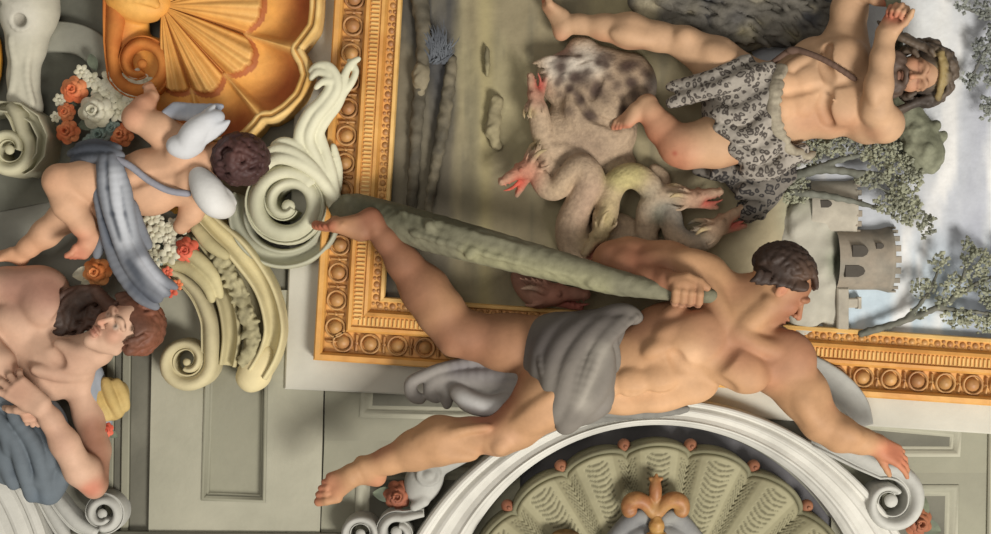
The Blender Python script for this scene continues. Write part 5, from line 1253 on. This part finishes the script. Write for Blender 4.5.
hand(B, (33, 396, 82), (.42, .85, .15), (-.3, .2, -1), 44, curl=(40, 50, 56, 60), spread=3, thumb=34, side=1, wrist_r=8.5, tint='#b67c62')
wh = Frame3((129, 329, 78), (.8, -.58, -.08), (-.27, -.4, .88), 70)
head(B, wh)
for a, r, hx, s_, b in (((20, 288, 60), 26, '#94695a', .75, (50, 290, 66)), ((92, 430, 50), 17, '#80543f', .85, (100, 480, 54)), ((95, 486, 70), 12, '#b4664e', .7, (95, 486, 70)), ((55, 405, 88), 12, '#9a6a56', .6, (72, 440, 84)), ((110, 310, 88), 14, '#a8755f', .55, (128, 306, 88)), ((80, 355, 76), 14, '#b08a74', .5, (60, 372, 70))): B.paint(a, r, hx, s_, b)  # ruddy elbow; far shoulder and upper arm carry shade painted into the skin
B.obj('body', SKIN, '#bd9a82', parent=wo)
Hh = Sculpt(1.25, 4)
Hh.ell(wh.p(.18, -.12), (.36*70, .4*70, .35*70), wh.u, wh.s); Hh.ell(wh.p(-.14, .42), (.42*70, .5*70, .28*70), wh.u, wh.s, k=5, sub=True)
hair_on(Hh, wh, (.12, -.06), (.42, .44, .38), lambda u, f, s: (u > .3+.55*max(0, f) or (abs(s) > .8 and u > -.2)) and f < .42, 120, .4, .04, 9, swirl=-.4)
R = random.Random(77)
for q, lst in ((-1, [(104, 298), (92, 295), (80, 299), (70, 309), (64, 324)]), ):
    for i in range(34):
        dx, dy = R.uniform(-9, 7), R.uniform(-12, 8)
        Hh.curve([(*wh.p(.3-.012*i, -.02, .33*q), 4)]+[(x+dx*(.3+j*.3), y+dy*(.3+j*.25), 64-3*j+R.uniform(-5, 5), 3.4-.45*j) for j, (x, y) in enumerate(lst)], k=2.5, n=4)
for i in range(8):
    o = R.uniform(-5, 5); Hh.curve([(*wh.p(.38-.03*i, .0-.02*i, .33), 4), (*wh.p(.2-.02*i, -.12, .4+o*.004), 3.4), (*wh.p(.02-.02*i, -.22, .36+o*.006), 2.6), (*wh.p(-.14-.02*i, -.26, .3+o*.01), 1.5)], k=2.5, n=3)
Hh.ell((84, 312, 46), (28, 17, 8), (1, .1, 0)); Hh.ell((70, 322, 46), (12, 18, 8))
for i in range(26):
    x, y = R.uniform(62, 108), R.uniform(292, 330); a_ = R.uniform(1.6, 3.4)
    Hh.curve([(x, y, 54, 2.6), (x+8*math.cos(a_), y+8*math.sin(a_), 57, 2.4), (x+15*math.cos(a_+.5), y+15*math.sin(a_+.5), 54, 1.3)], k=2, n=3)
for i in range(17):
    s0 = -.32+.04*i; Hh.curve([(*wh.p(.46-.6*s0*s0, .02, s0), 3.4), (*wh.p(.38-.7*s0*s0, .2, s0*1.05), 3), (*wh.p(.24-.6*s0*s0+R.uniform(-.03, .03), .3-.5*s0*s0, s0*1.15), 1.8)], k=2, n=3)
Hh.paint((152, 318, 80), 22, '#7d4a34', .85, (150, 345, 76)); Hh.paint((80, 305, 76), 24, '#3a322d', .9, (62, 325, 70))
Hh.obj('hair', HAIRM, '#5a4034', parent=wo)
Dr = Sculpt(1.5, 7)
Dr.ell((20, 440, 46), (44, 50, 26), (.8, .6, 0)); Dr.ell((42, 470, 44), (26, 36, 20)); Dr.ell((-4, 405, 44), (40, 22, 26))
for f in ([(0, 395, 70, 6), (20, 402, 74, 6), (42, 412, 70, 6), (60, 436, 60, 6), (62, 470, 54, 6), (50, 500, 46, 5)], [(4, 420, 70, 5), (20, 440, 72, 6), (28, 470, 68, 6), (30, 498, 52, 5)], [(18, 412, 74, 5), (38, 440, 72, 6), (46, 470, 66, 6), (46, 500, 50, 5)], [(0, 440, 62, 5), (8, 460, 64, 6), (14, 485, 56, 5)], [(52, 425, 66, 5), (56, 455, 62, 6), (40, 480, 62, 5)], [(-5, 408, 70, 6), (10, 430, 72, 5), (14, 450, 70, 4)]): Dr.curve(f, k=5, n=4)
Dr.paint((10, 430, 62), 7, '#343c46', .8, (20, 470, 62)); Dr.paint((34, 425, 64), 8, '#3b444f', .8, (38, 465, 62)); Dr.paint((20, 398, 72), 12, '#7e858a', .7, (-5, 392, 66)); Dr.paint((40, 495, 50), 12, '#5a656f', .7)  # fold valleys darkened, shade painted into the blue grey
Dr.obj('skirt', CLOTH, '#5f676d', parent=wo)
Dr = Sculpt(1.4, 5)
for f in ([(88, 370, 38, 8), (93, 392, 34, 8), (97, 415, 30, 7), (99, 430, 26, 4)], [(84, 376, 44, 6), (89, 400, 40, 6), (94, 424, 32, 4)]): Dr.curve(f, k=4)
Dr.obj('scarf', CLOTH, '#868b92', parent=wo)
Dr = Sculpt(1.4, 5); Dr.ell((108, 392, 30), (14, 15, 10)); Dr.ell((112, 408, 28), (13, 13, 9)); Dr.ell((120, 395, 28), (9, 14, 8))
for f in ([(96, 382, 38, 4), (102, 400, 40, 4), (108, 418, 34, 3)], [(108, 380, 40, 4), (114, 398, 40, 4), (120, 414, 32, 3)], [(118, 381, 36, 3.5), (124, 394, 34, 3.5), (126, 408, 30, 3)]): Dr.curve(f, k=4)
tag(Dr.obj('yellow_cloth', mat('yellow_cloth', '#b8a068', var=.16, hex2='#a38a54', scale=16), zr=30), 'crumpled ochre yellow cloth behind the woman\'s neck', 'cloth')
# ------------------------------------------------------------------ camera, light
cam = bpy.data.cameras.new('camera'); co = bpy.data.objects.new('camera', cam); COL.objects.link(co)
co.location = (0, 0, CZ); co.rotation_euler = (math.pi, 0, 0)
cam.sensor_fit = 'HORIZONTAL'; cam.sensor_width = 36.; cam.lens = 36.*D/(991/S); cam.clip_end = 60.
bpy.context.scene.camera = co
w = bpy.data.worlds.new('world'); bpy.context.scene.world = w; w.use_nodes = True
bg = w.node_tree.nodes['Background']; bg.inputs[0].default_value = (1., .95, .88, 1); bg.inputs[1].default_value = .28
def lamp(name, loc, tgt, power, size, col):
    l = bpy.data.lights.new(name, 'AREA'); l.energy = power; l.size = size; l.color = col
    o = bpy.data.objects.new(name, l); COL.objects.link(o); o.location = loc
    o.rotation_euler = (Vector(tgt)-Vector(loc)).to_track_quat('-Z', 'Y').to_euler()
    return o
lamp('added_key_light', (3.5, 4.4, .2), (0, 0, H), 880., 2.4, (1., .96, .9))  # unseen softbox added low at the lower right to shade the relief
lamp('room_bounce', (-1.5, -1., 0.2), (0, 0, H), 80., 3., (1., .95, .88))
vs = bpy.context.scene.view_settings; vs.view_transform = 'Standard'; vs.look = 'None'; vs.exposure = 0.
for o in bpy.data.objects:
    if 'zr' in o: del o['zr']
